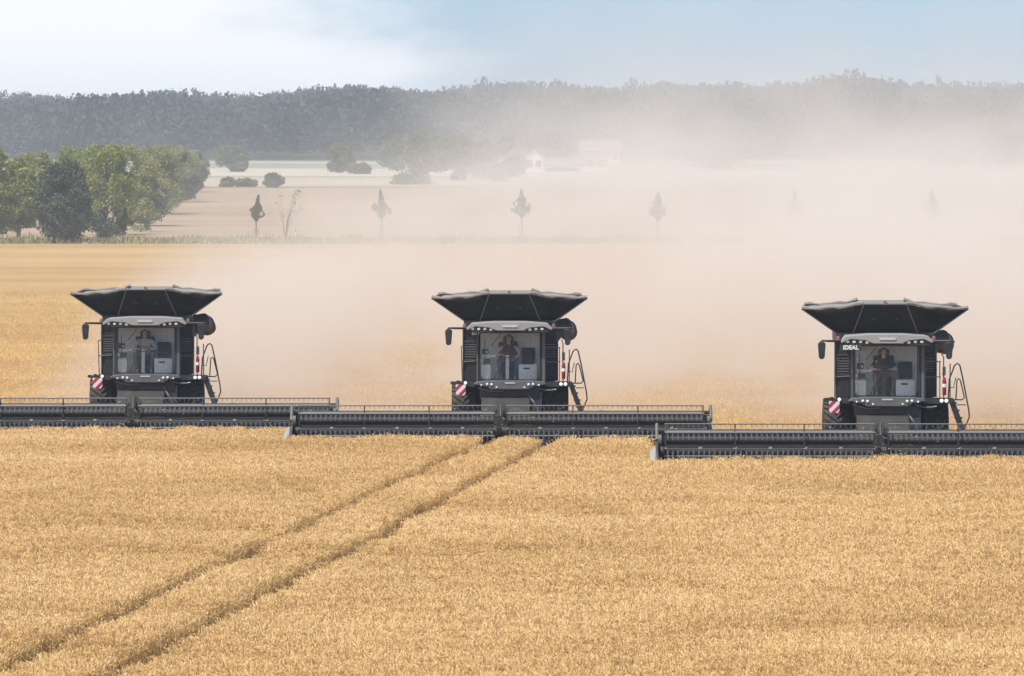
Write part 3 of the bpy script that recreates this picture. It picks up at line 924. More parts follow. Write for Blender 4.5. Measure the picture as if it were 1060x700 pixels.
def marker_post(px, yb, h, label):
    x, d, z = spot(px, yb)
    root = empty('marker_post', (x, d, z), label, 'marker post', 'white marker posts along the verge')
    MB().prism([(-0.06, -0.1), (0.06, -0.1), (0.06, h - 0.08), (-0.06, h)], -0.05, 0.05).build('post', M['white'], root)
    MB().box(-0.062, 0.062, -0.053, 0.053, h - 0.32, h - 0.14).build('black_band', M['cabdark'], root)
marker_post(306, 249, 1.15, 'white marker post near the sparse sapling')
marker_post(344, 249, 1.0, 'white marker post halfway between the dark and the grey young trees')
marker_post(473, 247, 1.1, 'white marker post right of the grey young tree')

def verge():
    r = np.random.default_rng(77)
    n = 34000
    x = r.uniform(-62, 62, n); y = r.uniform(701, 722, n)
    dens = 0.5 + 0.5 * lownoise(x, y, 21, 9, 5)
    h = r.uniform(0.12, 0.42, n) + 0.5 * np.clip(dens - .2, 0, 1.2) * r.random(n) ** 2
    a = r.random(n) * 6.28; w = r.uniform(0.03, 0.10, n)
    dx, dy = np.cos(a) * w, np.sin(a) * w
    lx, ly = r.normal(0, 0.2, n), r.normal(0, 0.2, n)
    z = np.zeros(n)
    V = np.stack([np.stack([x - dx, y - dy, z], 1), np.stack([x + dx, y + dy, z], 1),
                  np.stack([x + lx + dx * .4, y + ly, h], 1), np.stack([x + lx - dx * .4, y + ly, h], 1)], 1).reshape(-1, 3)
    me = np_mesh('verge_grass', V, np.arange(n * 4).reshape(-1, 4), M['verge'])
    o = bpy.data.objects.new('verge_grass', me); COL.objects.link(o)
    tag(o, 'rough dry grass and weeds growing along the verge under the young trees', 'grass', kind='stuff')
verge()

def forest():
    r = np.random.default_rng(5)
    temps = []
    for k in range(7):
        C, lobes = crown_points(r, 1.0, 0.9, 0.1, 22, 420, 'round')
        V, Q = leaf_quads(C, 0.09, r)
        temps.append(V)
    TV = []
    for row, d0 in enumerate(list(np.arange(1824, 1920, 11)) + list(np.arange(1920, 2100, 18)) + list(np.arange(2100, 2840, 32))):
        hw = d0 * 0.0709 + 45
        x = -hw
        while x < hw:
            d = d0 + r.normal(0, 4)
            h = r.uniform(13.5, 16.5) + (2.0 * r.random() if r.random() < 0.1 else 0)
            if d0 < 1846: h *= r.uniform(0.55, 1.0)
            pxx = 530 + x * FP / d
            h += float(np.interp(pxx, [0, 200, 300, 400, 500, 700, 820, 870, 930, 1060], [-3.3, -2.6, -1.6, -.2, .4, .6, 1.2, 4.2, 1.4, .8])) * (1 if d > 2100 else .4)
            h += 1.0 * math.sin(x * 0.10 + d * .003)
            w = r.uniform(8, 14)
            V = temps[r.integers(0, 7)].copy()
            a = r.random() * 6.28; c, s = math.cos(a), math.sin(a)
            X = V[:, 0] * c - V[:, 1] * s; Y = V[:, 0] * s + V[:, 1] * c
            TV.append(np.stack([X * w + x, Y * w + d, V[:, 2] * h + gz(d)], 1))
            x += w * r.uniform(0.55, 0.85)
    V = np.concatenate(TV)
    print('forest trees', len(TV), 'quads', len(V) // 4)
    me = np_mesh('forest', V, np.arange(len(V)).reshape(-1, 4), M['leaf_forest'])
    o = bpy.data.objects.new('forest', me); COL.objects.link(o)
    tag(o, 'long hazy wood covering the low hill behind the fields', 'forest', kind='stuff')
forest()

# ------------------------------------------------------------------ farm buildings far behind
def house(px, yb, wpx, eave_px, ridge_px, depth, label, roofm='roof_h', gable=False, nwin=3, name='farm_house', cat='house'):
    x, d, z = spot(px, yb); s = FP / d
    w = wpx / s; e = eave_px / s; rz = ridge_px / s
    root = empty(name, (x, d, z), label, cat, 'farm buildings before the forest')
    wl = MB()
    if gable:
        wl.prism([(-w / 2, -0.5), (w / 2, -0.5), (w / 2, e), (0, rz), (-w / 2, e)], 0, depth)
    else:
        wl.prism([(0, -0.5), (depth, -0.5), (depth, e), (depth / 2, rz), (0, e)], -w / 2, w / 2, axis='x')
    wl.build('wall', M['wall_h'], root)
    rf = MB(); t = 0.25; ov = 0.5
    if gable:
        for sx in (-1, 1):
            rf.prism([(0, rz + 0.02), (0, rz + t), (sx * (w / 2 + ov), e + t - ov * (rz - e) / (w / 2)), (sx * (w / 2 + ov), e + 0.02 - ov * (rz - e) / (w / 2))], -ov, depth + ov)
    else:
        k = (rz - e) / (depth / 2)
        rf.prism([(depth / 2, rz + 0.02), (depth / 2, rz + t), (-ov, e + t - ov * k), (-ov, e + 0.02 - ov * k)], -w / 2 - ov, w / 2 + ov, axis='x')
        rf.prism([(depth / 2, rz + 0.02), (depth / 2, rz + t), (depth + ov, e + t - ov * k), (depth + ov, e + 0.02 - ov * k)], -w / 2 - ov, w / 2 + ov, axis='x')
    rf.build('roof', M[roofm], root)
    for i in range(nwin):
        cx = -w / 2 + w * (i + 0.5) / nwin
        f = MB().box(cx - 0.55, cx + 0.55, -0.06, 0.05, e * 0.3, e * 0.75).build('window', M['window_h'], root)
        MB().box(cx - 0.65, cx + 0.65, -0.12, -0.0, e * 0.3 - 0.12, e * 0.3).build('sill', M['wall_h'], f)
house(553, 178, 18, 16, 24, 12, 'white gable end house, left of the farm buildings in the dust', gable=True, nwin=2)
house(583, 180, 34, 8, 15, 10, 'long low farm house with grey roof right of the gable house', roofm='roof_g', nwin=5)
house(612, 176, 30, 9, 14, 10, 'low white farm house with curved looking grey roof line, right end of the row', roofm='roof_g', nwin=3)
house(622, 170, 40, 13, 24, 14, 'large barn with reddish roof rising behind the low farm houses', nwin=4, name='barn', cat='barn')
house(868, 172, 12, 6, 11, 8, 'tiny pale house alone in the dust right of the farm', nwin=1)

# ------------------------------------------------------------------ combine harvester
def wheel_meshes(rad, wid, side):
    """returns MB for tyre and rim; axis x"""
    t = MB()
    hw = wid / 2
    t.lathe([(-hw * .8, rad * .55), (-hw, rad * .68), (-hw, rad * .88), (-hw * .86, rad * .95), (0, rad * .965), (hw * .86, rad * .95), (hw, rad * .88), (hw, rad * .68), (hw * .8, rad * .55)], (0, 0, 0), 40)
    nl = 30
    for s in (-1, 1):
        for k in range(nl):
            a0 = 2 * PI * (k + (0.5 if s > 0 else 0)) / nl
            prev = None
            # lug: bar swept over the tread from centre to shoulder, slanted
            pts = []
            for j in range(4):
                u = j / 3
                a = a0 - 0.30 * u
                xx = s * hw * (0.02 + 0.96 * u)
                rr = rad * (0.965 if u < 0.9 else 0.93)
                pts.append((xx, a, rr))
            b = len(t.v)
            for (xx, a, rr) in pts:
                for (da, dr) in ((-0.035, 0), (0.035, 0), (0.028, 0.055 * rad), (-0.028, 0.055 * rad)):
                    t.v.append((xx, (rr + dr) * math.cos(a + da), (rr + dr) * math.sin(a + da)))
            for j in range(3):
                for q in range(4):
                    t.face((b + 4 * j + q, b + 4 * j + (q + 1) % 4, b + 4 * (j + 1) + (q + 1) % 4, b + 4 * (j + 1) + q))
            t.face((b, b + 1, b + 2, b + 3)); t.face((b + 12, b + 15, b + 14, b + 13))
    rm = MB()
    rm.lathe([(-hw * .55, rad * .1), (-hw * .5, rad * .3), (-hw * .75, rad * .52), (-hw * .78, rad * .56), (hw * .78, rad * .56), (hw * .75, rad * .52), (hw * .5, rad * .3), (hw * .55, rad * .1)], (0, 0, 0), 28)
    for k in range(8):
        a = 2 * PI * k / 8
        for s in (-1, 1):
            rm.cbox((s * hw * .55, rad * .2 * math.cos(a), rad * .2 * math.sin(a)), (0.05, 0.05, 0.05))
    return t, rm

def combine(label, group):
    root = empty('combine_harvester', (0, 0, 0), label, 'combine', group)
    P = lambda mb, name, mat, par=root, **k: mb.build(name, mat, par, **k)
    # ---- chassis and body
    b = MB()
    b.prism([(1.5, 1.05), (8.2, 1.25), (8.8, 1.9), (8.6, 3.2), (7.6, 3.7), (1.5, 3.7)], -1.02, 1.02, axis='x')
    b.box(-0.95, 0.95, 0.1, 1.5, 1.55, 1.9)
    b.box(-1.5, 1.5, 1.9, 2.5, 0.95, 1.35)
    b.box(-1.2, 1.2, 2.0, 2.4, 1.35, 2.1)
    P(b, 'body', M['chassis'], bevel=0.03)
    for s in (-1, 1):
        sp = MB(); sp.box(min(s * 1.0, s * 1.45), max(s * 1.0, s * 1.45), 1.61, 1.9, 2.06, 3.70)
        sp.prism([(1.9, 2.06), (8.0, 1.75), (8.6, 2.4), (8.3, 3.35), (7.3, 3.72), (1.9, 3.72)], s * 1.04, s * 1.14, axis='x')
        P(sp, 'side_panel', M['dark'], bevel=0.03)
    # ---- radiator style louvre towers either side of the cab
    for s in (-1, 1):
        x0, x1 = (-1.50, -1.0) if s < 0 else (1.0, 1.52)
        tw = MB()
        tw.box(x0, x1, 1.42, 1.60, 2.08, 3.72)
        tw.box(x0, x0 + .05, 1.33, 1.42, 2.08, 3.72); tw.box(x1 - .05, x1, 1.33, 1.42, 2.08, 3.72)
        tw.box(x0 + .05, x1 - .05, 1.34, 1.42, 3.28, 3.34); tw.box(x0 + .05, x1 - .05, 1.34, 1.42, 2.72, 2.77)
        t = P(tw, 'front_panel', M['louvre'], bevel=0.01)
        lv = MB()
        k = 0
        for z0, z1, n in ((2.80, 3.26, 6),):
            for i in range(n):
                z = z0 + (z1 - z0) * (i + .5) / n
                lv.box(x0 + .07, x1 - .07, 1.355, 1.415, z - 0.012, z + 0.02, None)
        P(lv, 'louvre', M['grey'], t)
        if s < 0:
            P(MB().prism([(x0 + .06, 2.1), (x1 - .06, 2.1), (x1 - .06, 2.30), (x0 + .3, 2.28), (x0 + .06, 2.42)], 1.36, 1.41), 'step_plate', M['dark'], t)
    # ---- cab
    c = MB()
    c.box(-0.95, 0.95, 0.0, 1.45, 2.02, 2.16)                     # floor
    c.mat(1)
    c.box(-0.94, 0.94, 1.30, 1.41, 2.16, 3.72)                    # rear wall
    c.box(-0.5, 0.45, 1.27, 1.30, 3.22, 3.62)                     # panel behind the head
    c.mat(0)
    c.box(-0.95, 0.95, 0.0, 1.4, 3.66, 3.74)
    for s in (-1, 1):
        c.box(min(s * .93, s * .97), max(s * .93, s * .97), 0.02, 0.08, 2.16, 3.66)
        c.box(min(s * .93, s * .97), max(s * .93, s * .97), 1.30, 1.44, 2.16, 3.66)
        c.box(min(s * .93, s * .97), max(s * .93, s * .97), 0.08, 1.30, 2.16, 2.24)
    c.box(-0.93, 0.93, 0.0, 0.06, 3.62, 3.66)
    cab = P(c, 'cab', [M['cabdark'], M['beige']])
    g = MB()
    n = 8
    for i in range(n):
        xa = -0.92 + 1.84 * i / n; xb = -0.92 + 1.84 * (i + 1) / n
        ya = -0.14 * (1 - (xa / .93) ** 2); yb = -0.14 * (1 - (xb / .93) ** 2)
        g.poly([(xa, ya, 2.14), (xb, yb, 2.14), (xb, yb + .05, 3.66), (xa, ya + .05, 3.66)])
    P(g, 'windscreen', M['glass'], cab, smooth=True)
    for s in (-1, 1):
        P(MB().poly([(s * .955, .09, 2.25), (s * .955, 1.29, 2.25), (s * .955, 1.29, 3.65), (s * .955, .09, 3.65)]), 'side_window', M['glass'], cab)
        pl = MB()
        if s < 0: pl.box(-1.05, -1.0, 0.03, 0.1, 2.05, 3.72)
        else: pl.box(1.0, 1.1, 0.03, 0.12, 2.05, 3.72)
        P(pl, 'cab_pillar', M['grey'], cab, bevel=0.01)
    # wiper
    P(MB().tube([(-0.5, -0.12, 2.2), (-0.15, -0.17, 2.95)], 0.012, 6).tube([(-0.15, -0.17, 2.6), (-0.15, -0.14, 3.3)], 0.01, 6), 'wiper', M['cabdark'], cab)
    # inside
    st = MB()
    st.box(-0.36, 0.24, 0.55, 1.05, 2.16, 2.5); st.box(-0.38, 0.26, 0.45, 1.1, 2.5, 2.62)
    st.box(-0.36, 0.24, 1.05, 1.2, 2.6, 3.32); st.box(-0.22, 0.1, 1.06, 1.16, 3.32, 3.5)
    P(st, 'driver_seat', M['seatf'], cab, bevel=0.04)
    ps = MB().box(0.36, 0.78, 0.95, 1.1, 2.66, 3.14).box(0.38, 0.76, 0.6, 0.95, 2.64, 2.72)
    P(ps, 'passenger_seat', M['seatf'], cab, bevel=0.06)
    bx = MB().box(-0.9, -0.6, 0.25, 0.75, 2.16, 2.62)
    P(bx, 'storage_box', M['cabbox'], cab, bevel=0.03)
    bx = MB().box(0.27, 0.84, 0.3, 0.9, 2.16, 2.63).mat(1).box(0.42, 0.62, 0.29, 0.305, 2.48, 2.53)
    P(bx, 'cool_box', [M['cabbox'], M['cabdark']], cab, bevel=0.02)
    co = MB().box(-0.92, -0.78, 0.35, 1.2, 2.7, 2.78).box(-0.85, -0.45, 0.35, 0.5, 2.86, 2.92)
    co.tube([(-0.7, 0.4, 2.62), (-0.66, 0.38, 2.9), (-0.75, 0.3, 3.05)], 0.035, 8)
    P(co, 'armrest_console', M['cabbox'], cab, bevel=0.01)
    mo = MB().box(-0.88, -0.68, 0.3, 0.36, 2.95, 3.12).box(-0.84, -0.62, 0.3, 0.36, 2.66, 2.82)
    mo.tube([(-0.78, .34, 2.6), (-0.8, .34, 3.4)], 0.012, 6).tube([(-0.25, 0.7, 3.64), (-0.6, 0.5, 3.2)], 0.012, 6)
    P(mo, 'monitor', M['cabdark'], cab)
    sc = MB().box(-0.14, -0.03, 0.16, 0.26, 2.16, 2.93)
    P(sc, 'steering_column', M['white'], cab, bevel=0.02)
    sw = MB(); ring = [(-0.085 + 0.19 * math.cos(a), 0.30 + 0.14 * math.sin(a), 2.93 + 0.08 * math.sin(a)) for a in [2 * PI * i / 20 for i in range(21)]]
    sw.tube(ring, 0.014, 6, cap=False); sw.tube([(-0.25, .33, 2.93), (0.08, .33, 2.93)], 0.014, 6); sw.tube([(-0.085, .33, 2.93), (-0.085, .22, 2.85)], 0.03, 8)
    P(sw, 'steering_wheel', M['cabdark'], cab)
    # ---- roof visor
    rf = MB()
    prof = [(-1.36, 3.72), (-1.36, 3.80), (-1.22, 3.93), (-0.5, 3.985), (0.5, 3.985), (1.18, 3.94), (1.32, 3.80), (1.32, 3.72), (1.05, 3.84), (0.62, 3.80), (0.40, 3.71), (-0.42, 3.71), (-0.64, 3.80), (-1.08, 3.84)]
    rf.prism(prof[::-1], -0.42, -0.12)
    rf.prism([(-1.3, 3.80), (-1.2, 3.93), (-0.5, 3.98), (0.5, 3.98), (1.16, 3.93), (1.26, 3.80)][::-1], -0.121, 1.5)
    roof = P(rf, 'cab_roof', M['lgrey'], cab, bevel=0.015)
    fr = MB().prism([(-1.30, 3.66), (-1.30, 3.76), (-1.08, 3.845), (-0.64, 3.80), (-0.45, 3.72), (-0.45, 3.66)][::-1], -0.36, 0.02)
    P(fr, 'lamp_housing', M['cabdark'], cab)
    P(MB().prism([(1.26, 3.66), (1.26, 3.76), (1.05, 3.845), (0.62, 3.80), (0.43, 3.72), (0.43, 3.66)], -0.36, 0.02), 'lamp_housing', M['cabdark'], cab)
    P(MB().box(-.24, .24, -.445, -.42, 3.82, 3.88), 'roof_badge', M['badge'], cab)
    for x in (-1.17, -0.98, -0.79, -0.60, 0.43, 0.62, 0.81, 1.0):
        z = 3.765 if abs(x) > 0.7 else 3.745
        l = MB().lathe([(-0.385, .030), (-0.38, .040), (-0.34, .042)], (x, 0, z), 14, 'y')
        for i, v in enumerate(l.v): l.v[i] = (x + (v[0] - x) * 1.25, v[1], v[2])
        P(l, 'work_light', M['lens'], cab, smooth=True)
    for s in (-1, 1):
        bc = MB().lathe([(0, .06), (.04, .06), (.10, .05), (.12, .02)], (s * 1.40 - 0.03, 0.1, 3.80), 14, 'z')
        P(bc, 'beacon', M['amber'], smooth=True)
        ar = MB().tube([(s * 1.3 - .04, 0.05, 3.77), (s * 1.72, -0.15, 3.78), (s * 1.92, -0.22, 3.79), (s * 1.97, -.22, 3.74)], [.035, .035, .025, .02], 8)
        arm = P(ar, 'mirror_arm', M['dark'], smooth=True)
        xm = s * 1.93 if s < 0 else 1.80
        mh = MB().prism([(xm - .11, 3.70), (xm - .06, 3.76), (xm + .07, 3.76), (xm + .12, 3.70), (xm + .09, 3.30), (xm + .04, 3.25), (xm - .04, 3.25), (xm - .08, 3.30)][::-1], -.30, -.14)
        P(mh, 'mirror', M['louvre'], arm, bevel=0.02)
    # ---- bumper below the windscreen with lamps
    bp = MB()
    bp.prism([(-1.05, 2.10), (-0.7, 2.14), (0.7, 2.14), (1.05, 2.10), (1.15, 2.02), (0.75, 1.95), (0.6, 1.86), (-0.6, 1.86), (-0.75, 1.95), (-1.15, 2.02)], -0.22, 0.4)
    bum = P(bp, 'bumper', M['grey'], bevel=0.02)
    P(MB().box(-.16, .16, -.235, -.22, 2.045, 2.085), 'badge', M['badge'], bum)
    P(MB().box(-1.5, -1.05, 0.1, 1.5, 1.98, 2.06).box(-1.5, -1.05, .06, .1, 1.94, 2.12), 'platform', M['dark'])
    P(MB().box(1.05, 1.95, 0.1, 1.5, 1.98, 2.06).box(1.05, 1.95, .06, .1, 1.94, 2.10), 'platform', M['dark'])
    for (x, z, r_) in ((-0.72, 2.03, .05), (-0.58, 2.02, .05), (-0.42, 1.93, .035), (0.45, 1.93, .035), (0.58, 2.02, .05), (0.72, 2.03, .05), (0.9, 2.0, .04), (-.9, 2.0, .035)):
        P(MB().lathe([(-.265, r_ * .55), (-.26, r_ * .75), (-.2, r_ * .8)], (x, 0, z), 12, 'y'), 'lamp', M['lens'], bum, smooth=True)
    for x in (1.60, 1.74):
        P(MB().lathe([(-.03, .04), (-.02, .055), (.06, .055)], (x, 0, 2.02), 12, 'y'), 'headlight', M['lens_on'], smooth=True)
    P(MB().lathe([(-.03, .04), (-.02, .05), (.06, .05)], (-1.40, 0, 2.06), 12, 'y'), 'headlight', M['lens_on'], smooth=True)
    # small brackets and hoses under the cab
    hs = MB()
    hs.tube([(0.8, -.15, 1.92), (1.1, -.1, 1.83), (1.45, -.1, 1.86)], .02, 6); hs.box(1.15, 1.35, -.15, -.05, 1.82, 1.87)
    P(hs, 'hose', M['steel']); hs = MB()
    hs.tube([(-1.0, 0, 1.9), (-0.6, -.1, 1.80), (-.2, -.1, 1.82)], .02, 6)
    P(hs, 'hose', M['steel']); hs = MB()
    hs.tube([(0.5, .2, 1.8), (0.75, -.2, 1.45), (0.95, -.2, 1.05)], .03, 6)
    hs.box(.62, 1.0, .3, .6, 1.2, 1.75)
    P(hs, 'hose', M['steel'])
    # ---- rails beside the cab
    rl = MB()
    for x in (1.12, 1.55): rl.tube([(x, .12, 2.06), (x, .12, 3.17)], .018, 6)
    for z in (3.17, 2.72): rl.tube([(1.12, .12, z), (1.58, .12, z)], .018, 6)
    P(rl, 'handrail', M['grey'], smooth=True); rl = MB()
    rl.tube([(-1.50, .12, 2.1), (-1.53, .12, 3.2), (-1.3, .2, 3.28)], .02, 6)
    rl.tube([(-1.5, .12, 2.72), (-1.1, .12, 2.74)], .018, 6)
    P(rl, 'handrail', M['grey'], smooth=True); rl = MB()
    rl.tube([(1.66, .12, 2.06), (1.66, .12, 3.3), (1.62, .6, 3.4)], .022, 6)
    P(rl, 'handrail', M['grey'], smooth=True); rl = MB()
    rl.tube([(1.86, .3, 2.06), (1.86, .3, 3.1)], .02, 6)
    P(rl, 'handrail', M['grey'], smooth=True)
    # extinguisher fixed on the right rail
    ex = MB().lathe([(0, .04), (.03, .058), (.42, .058), (.5, .04), (.54, .02)], (1.68, .03, 2.18), 14, 'z')
    e = P(ex, 'fire_extinguisher', M['red'], smooth=True)
    P(MB().lathe([(0, .06), (.1, .06)], (1.68, .03, 2.42), 14, 'z'), 'paper_label', M['white'], e)
    P(MB().box(1.63, 1.73, .16, .18, 2.76, 3.02), 'document_tube', M['lgrey'])
    # ---- warning board front left
    wb = MB().poly([(-.17, 0, -.14), (-.12, 0, -.19), (.12, 0, -.19), (.17, 0, -.14), (.17, 0, .19), (-.17, 0, .19)])
    wbo = MB().prism([(-.155, -.10), (-.10, -.17), (.10, -.17), (.155, -.10), (.155, .17), (-.155, .17)], -.012, .012)
    P(wbo, 'warning_board', M['stripes'], loc=(-1.55, -0.05, 1.84))
    P(MB().tube([(-1.35, .1, 2.03), (-1.85, .0, 2.08)], .02, 6).cbox((-1.80, -.02, 2.06), (.13, .08, .09)).cbox((-1.62, -.02, 2.10), (.1, .08, .07)), 'marker_bracket', M['dark'])
    # ---- wheels
    for s in (-1, 1):
        t, rm = wheel_meshes(1.03, .76, s)
        w = P(rm, 'front_wheel', M['rimy'], smooth=False, loc=(s * 1.46, 1.35, 1.02))
        P(t, 'tyre', M['rubber'], w)
        t, rm = wheel_meshes(.68, .55, s)
        w = P(rm, 'rear_wheel', M['rimy'], loc=(s * 1.35, 6.6, .68))
        P(t, 'tyre', M['rubber'], w)
    P(MB().tube([(-1.2, 1.35, 1.0), (1.2, 1.35, 1.0)], .16, 12), 'front_axle', M['chassis']); P(MB().tube([(-1.1, 6.6, .68), (1.1, 6.6, .68)], .1, 10), 'rear_axle', M['chassis'])
    # ---- feeder house
    fh = MB().prism([(-2.0, .5), (-2.0, 1.05), (1.3, 1.98), (1.5, 1.2)], -.9, .62, axis='x')
    fh.box(-.86, .70, -2.05, -1.95, .45, 1.12)
    for z in (-.80, .64): fh.prism([(-1.9, .75), (-1.9, .95), (1.2, 1.62), (1.2, 1.42)], z - .03, z + .03, axis='x')
    P(fh, 'feeder_house', M['feeder'], bevel=0.02)
    # ---- ladder right
    la = MB()
    for xx in (1.86, 2.12):
        pass
    la.prism([(1.82, 2.04), (1.98, 2.04), (2.36, 1.0), (2.20, 1.0)], 0.12, 0.16)
    la.prism([(1.82, 2.04), (1.98, 2.04), (2.36, 1.0), (2.20, 1.0)], 0.66, 0.70)
    for k in range(5):
        z = 1.95 - k * .22; x = 1.93 + (1.98 - z) * .365
        la.box(x - .1, x + .12, .16, .66, z - .02, z + .015)
    lad = P(la, 'ladder', M['dark'])
    h1 = MB().tube([(1.80, .14, 2.08), (1.83, .14, 2.65), (1.98, .14, 3.05), (2.07, .14, 3.12), (2.14, .14, 3.05), (2.24, .14, 2.6), (2.40, .14, 1.75), (2.42, .14, 1.55), (2.28, .14, 1.2)], .022, 7)
    h1.tube([(1.82, .14, 2.42), (1.95, .14, 2.40), (2.02, .14, 2.7)], .016, 6)
    h1.tube([(2.32, .14, 1.9), (2.05, .14, 1.9)], .018, 6)
    P(h1, 'grab_rail', M['dark'], lad, smooth=True)
    h2 = MB().tube([(2.05, .66, 2.05), (2.08, .66, 2.6), (2.13, .66, 2.66), (2.18, .66, 2.6), (2.30, .66, 2.1), (2.24, .66, 2.03), (1.95, .66, 2.03)], .02, 7)
    P(h2, 'grab_rail', M['dark'], lad, smooth=True)
    # ---- unloading auger folded back on the right
    au = MB()
    el = [(1.45, 3.6, 3.55), (1.70, 3.5, 3.66), (1.82, 3.75, 3.62), (1.86, 4.3, 3.52)]
    au.tube([(1.35, 3.3, 3.45), (1.55, 3.05, 3.72), (1.76, 3.1, 3.74), (1.84, 3.5, 3.62), (1.86, 4.2, 3.5), (1.80, 8.6, 3.40)], [.26, .28, .29, .27, .22, .2], 18)
    for y, rr in ((3.35, .30), (3.75, .285), (4.1, .25)):
        au.lathe([(y, rr), (y + .05, rr)], (1.82 if y < 3.6 else 1.86, 0, 3.66 if y < 3.6 else 3.57 - (y - 3.5) * .03), 20, 'y')
    P(au, 'unloading_auger', M['auger'], smooth=True)
    # ---- grain tank with folded-out covers
    zb, yb0, yb1 = 3.98, 1.35, 4.6
    FL, FR = (-0.95, yb0, zb), (0.95, yb0, zb)
    TFL, TFR = (-0.66, 0.75, 4.84), (0.60, 0.75, 4.84)
    TL, TR = (-2.46, 1.15, 4.68), (2.42, 1.15, 4.68)
    CL, CR = (-1.45, yb0, zb), (1.45, yb0, zb)
    BL, BR = (-1.45, yb1, zb), (1.45, yb1, zb)
    TBL, TBR = (-2.30, 4.6, 4.72), (2.26, 4.6, 4.72)
    UBL, UBR = (-0.7, 5.0, 4.84), (0.7, 5.0, 4.84)
    BBL, BBR = (-0.95, yb1, zb), (0.95, yb1, zb)
    mid = lambda a, b_, t, dz=0: tuple(a[i] + (b_[i] - a[i]) * t + (dz if i == 2 else 0) for i in range(3))
    base = P(MB().box(-1.46, 1.46, 1.3, 4.65, 3.70, 3.99), 'grain_tank', M['dark'], bevel=0.02)
    def panel(name, pts, mats, th=0.035, par=base):
        o = MB().poly(pts).build(name, mats, par)
        cen = Vector((0, 3.0, 4.7))
        me = o.data; pn = me.polygons[0]
        if (cen - pn.center).dot(pn.normal) > 0: me.flip_normals()
        so = o.modifiers.new('solid', 'SOLIDIFY'); so.thickness = th; so.offset = -1
        so.material_offset = 0
        return o
    panel('front_cover', [FL, FR, TFR, TFL], M['tank'])
    panel('side_cover', [CL, TL, TBL, BL], M['tank'])
    panel('side_cover', [CR, TR, TBR, BR], M['tank'])
    panel('rear_cover', [BBL, BBR, UBR, UBL], M['tank_in'])
    # fabric corner gussets, sagging top edges
    def gusset(A, B, T1, T2, mat):
        """A,B bottom; T1 top of A side; T2 tip"""
        mb = MB(); n_ = 8; m_ = 4
        cen = Vector((0, 3.0, 4.0))
        idx = []
        for j in range(m_ + 1):
            v = j / m_
            for i in range(n_ + 1):
                u = i / n_
                lo = Vector(A).lerp(Vector(B), u); hi = Vector(T1).lerp(Vector(T2), u)
                p = lo.lerp(hi, v)
                sag = math.sin(PI * u) * v
                inw = (cen - p); inw.z = 0; inw.normalize()
                p += inw * (0.16 * sag) + Vector((0, 0, -0.035 * sag * (1 + 0.8 * math.sin(u * 9))))
                mb.v.append(tuple(p))
        for j in range(m_):
            for i in range(n_):
                a = j * (n_ + 1) + i
                mb.face((a, a + 1, a + n_ + 2, a + n_ + 1))
        o = mb.build('corner_fabric', mat, base, smooth=True)
        so = o.modifiers.new('solid', 'SOLIDIFY'); so.thickness = 0.012
        return o
    gusset(FL, CL, TFL, TL, M['tank'])
    gusset(FR, CR, TFR, TR, M['tank'])
    gusset(BBL, BL, UBL, TBL, M['tank_in'])
    gusset(BBR, BR, UBR, TBR, M['tank_in'])
    ed = MB()
    for a, b_ in ((FL, TFL), (FR, TFR), (CL, TL), (CR, TR)):
        a = (a[0], a[1] - .03, a[2]); b_ = (b_[0], b_[1] - .03, b_[2])
        ed.tube([a, b_], .022, 6)
    for a, b_ in ((TL, TBL), (TR, TBR), (TFL, TFR), (UBL, UBR)):
        ed.tube([a, b_], .03, 6)
    P(ed, 'cover_edge', M['grey'], base)
    for a, b_ in ((TFL, TL), (TFR, TR), (TBL, UBL), (TBR, UBR)):
        pts = [mid(a, b_, t, 0.03 - 0.05 * math.sin(PI * t) + 0.02 * math.sin(t * 14)) for t in [i / 10 for i in range(11)]]
        dr = MB().tube(pts, [.05 + .02 * math.sin(i * 2.1) for i in range(11)], 7)
        P(dr, 'rolled_fabric', M['tank_in'], base, smooth=True)
    lp = MB().cbox((-0.03, .72, 4.88), (.09, .09, .12)); P(lp, 'tank_lamp', M['amber'], base)
    for x in (-.36, .32):
        cl = MB().cbox((x, 1.03, 4.42), (.09, .06, .1), Matrix.Rotation(R(-35), 4, 'X'))
        P(cl, 'latch', M['cabdark'], base)
    # ---- header
    hx = HDR_C; W = HDR_W; y0 = HY0
    hd = MB()
    hd.box(hx - W, hx + W, y0 + 1.95, y0 + 2.03, .3, 1.12)              # back sheet
    hd.tube([(hx - W, y0 + 1.97, 1.19), (hx + W, y0 + 1.97, 1.19)], .06, 10)
    hd.prism([(y0, .22), (y0 + .12, .26), (y0 + 1.95, .36), (y0 + 1.95, .3), (y0, .17)], hx - W, hx + W, axis='x')
    n_ = 14
    for k in range(n_ + 1):
        x = hx - W + 2 * W * k / n_
        hd.box(x - .03, x + .03, y0 + 2.03, y0 + 2.12, .4, 1.12)
    head = P(hd, 'header', M['black'])
    P(MB().tube([(hx - W + .1, y0 + 1.45, .60), (hx + W - .1, y0 + 1.45, .60)], .17, 14), 'intake_auger', M['dark'], head, smooth=True)
    kf = MB().box(hx - W, hx + W, y0 - .03, y0 + .02, .2, .225)
    x = hx - W + .05
    while x < hx + W:
        kf.prism([(x - .03, y0), (x + .03, y0), (x, y0 - .11)], .19, .215, axis='z'); x += .0762 * 2
    P(kf, 'cutter_bar', M['steel'], head)
    rc = (y0 + .72, .98); RR = .47
    halves = ((hx - W + .22, hx - .20), (hx + .17, hx + W - .22))
    random.seed(3)
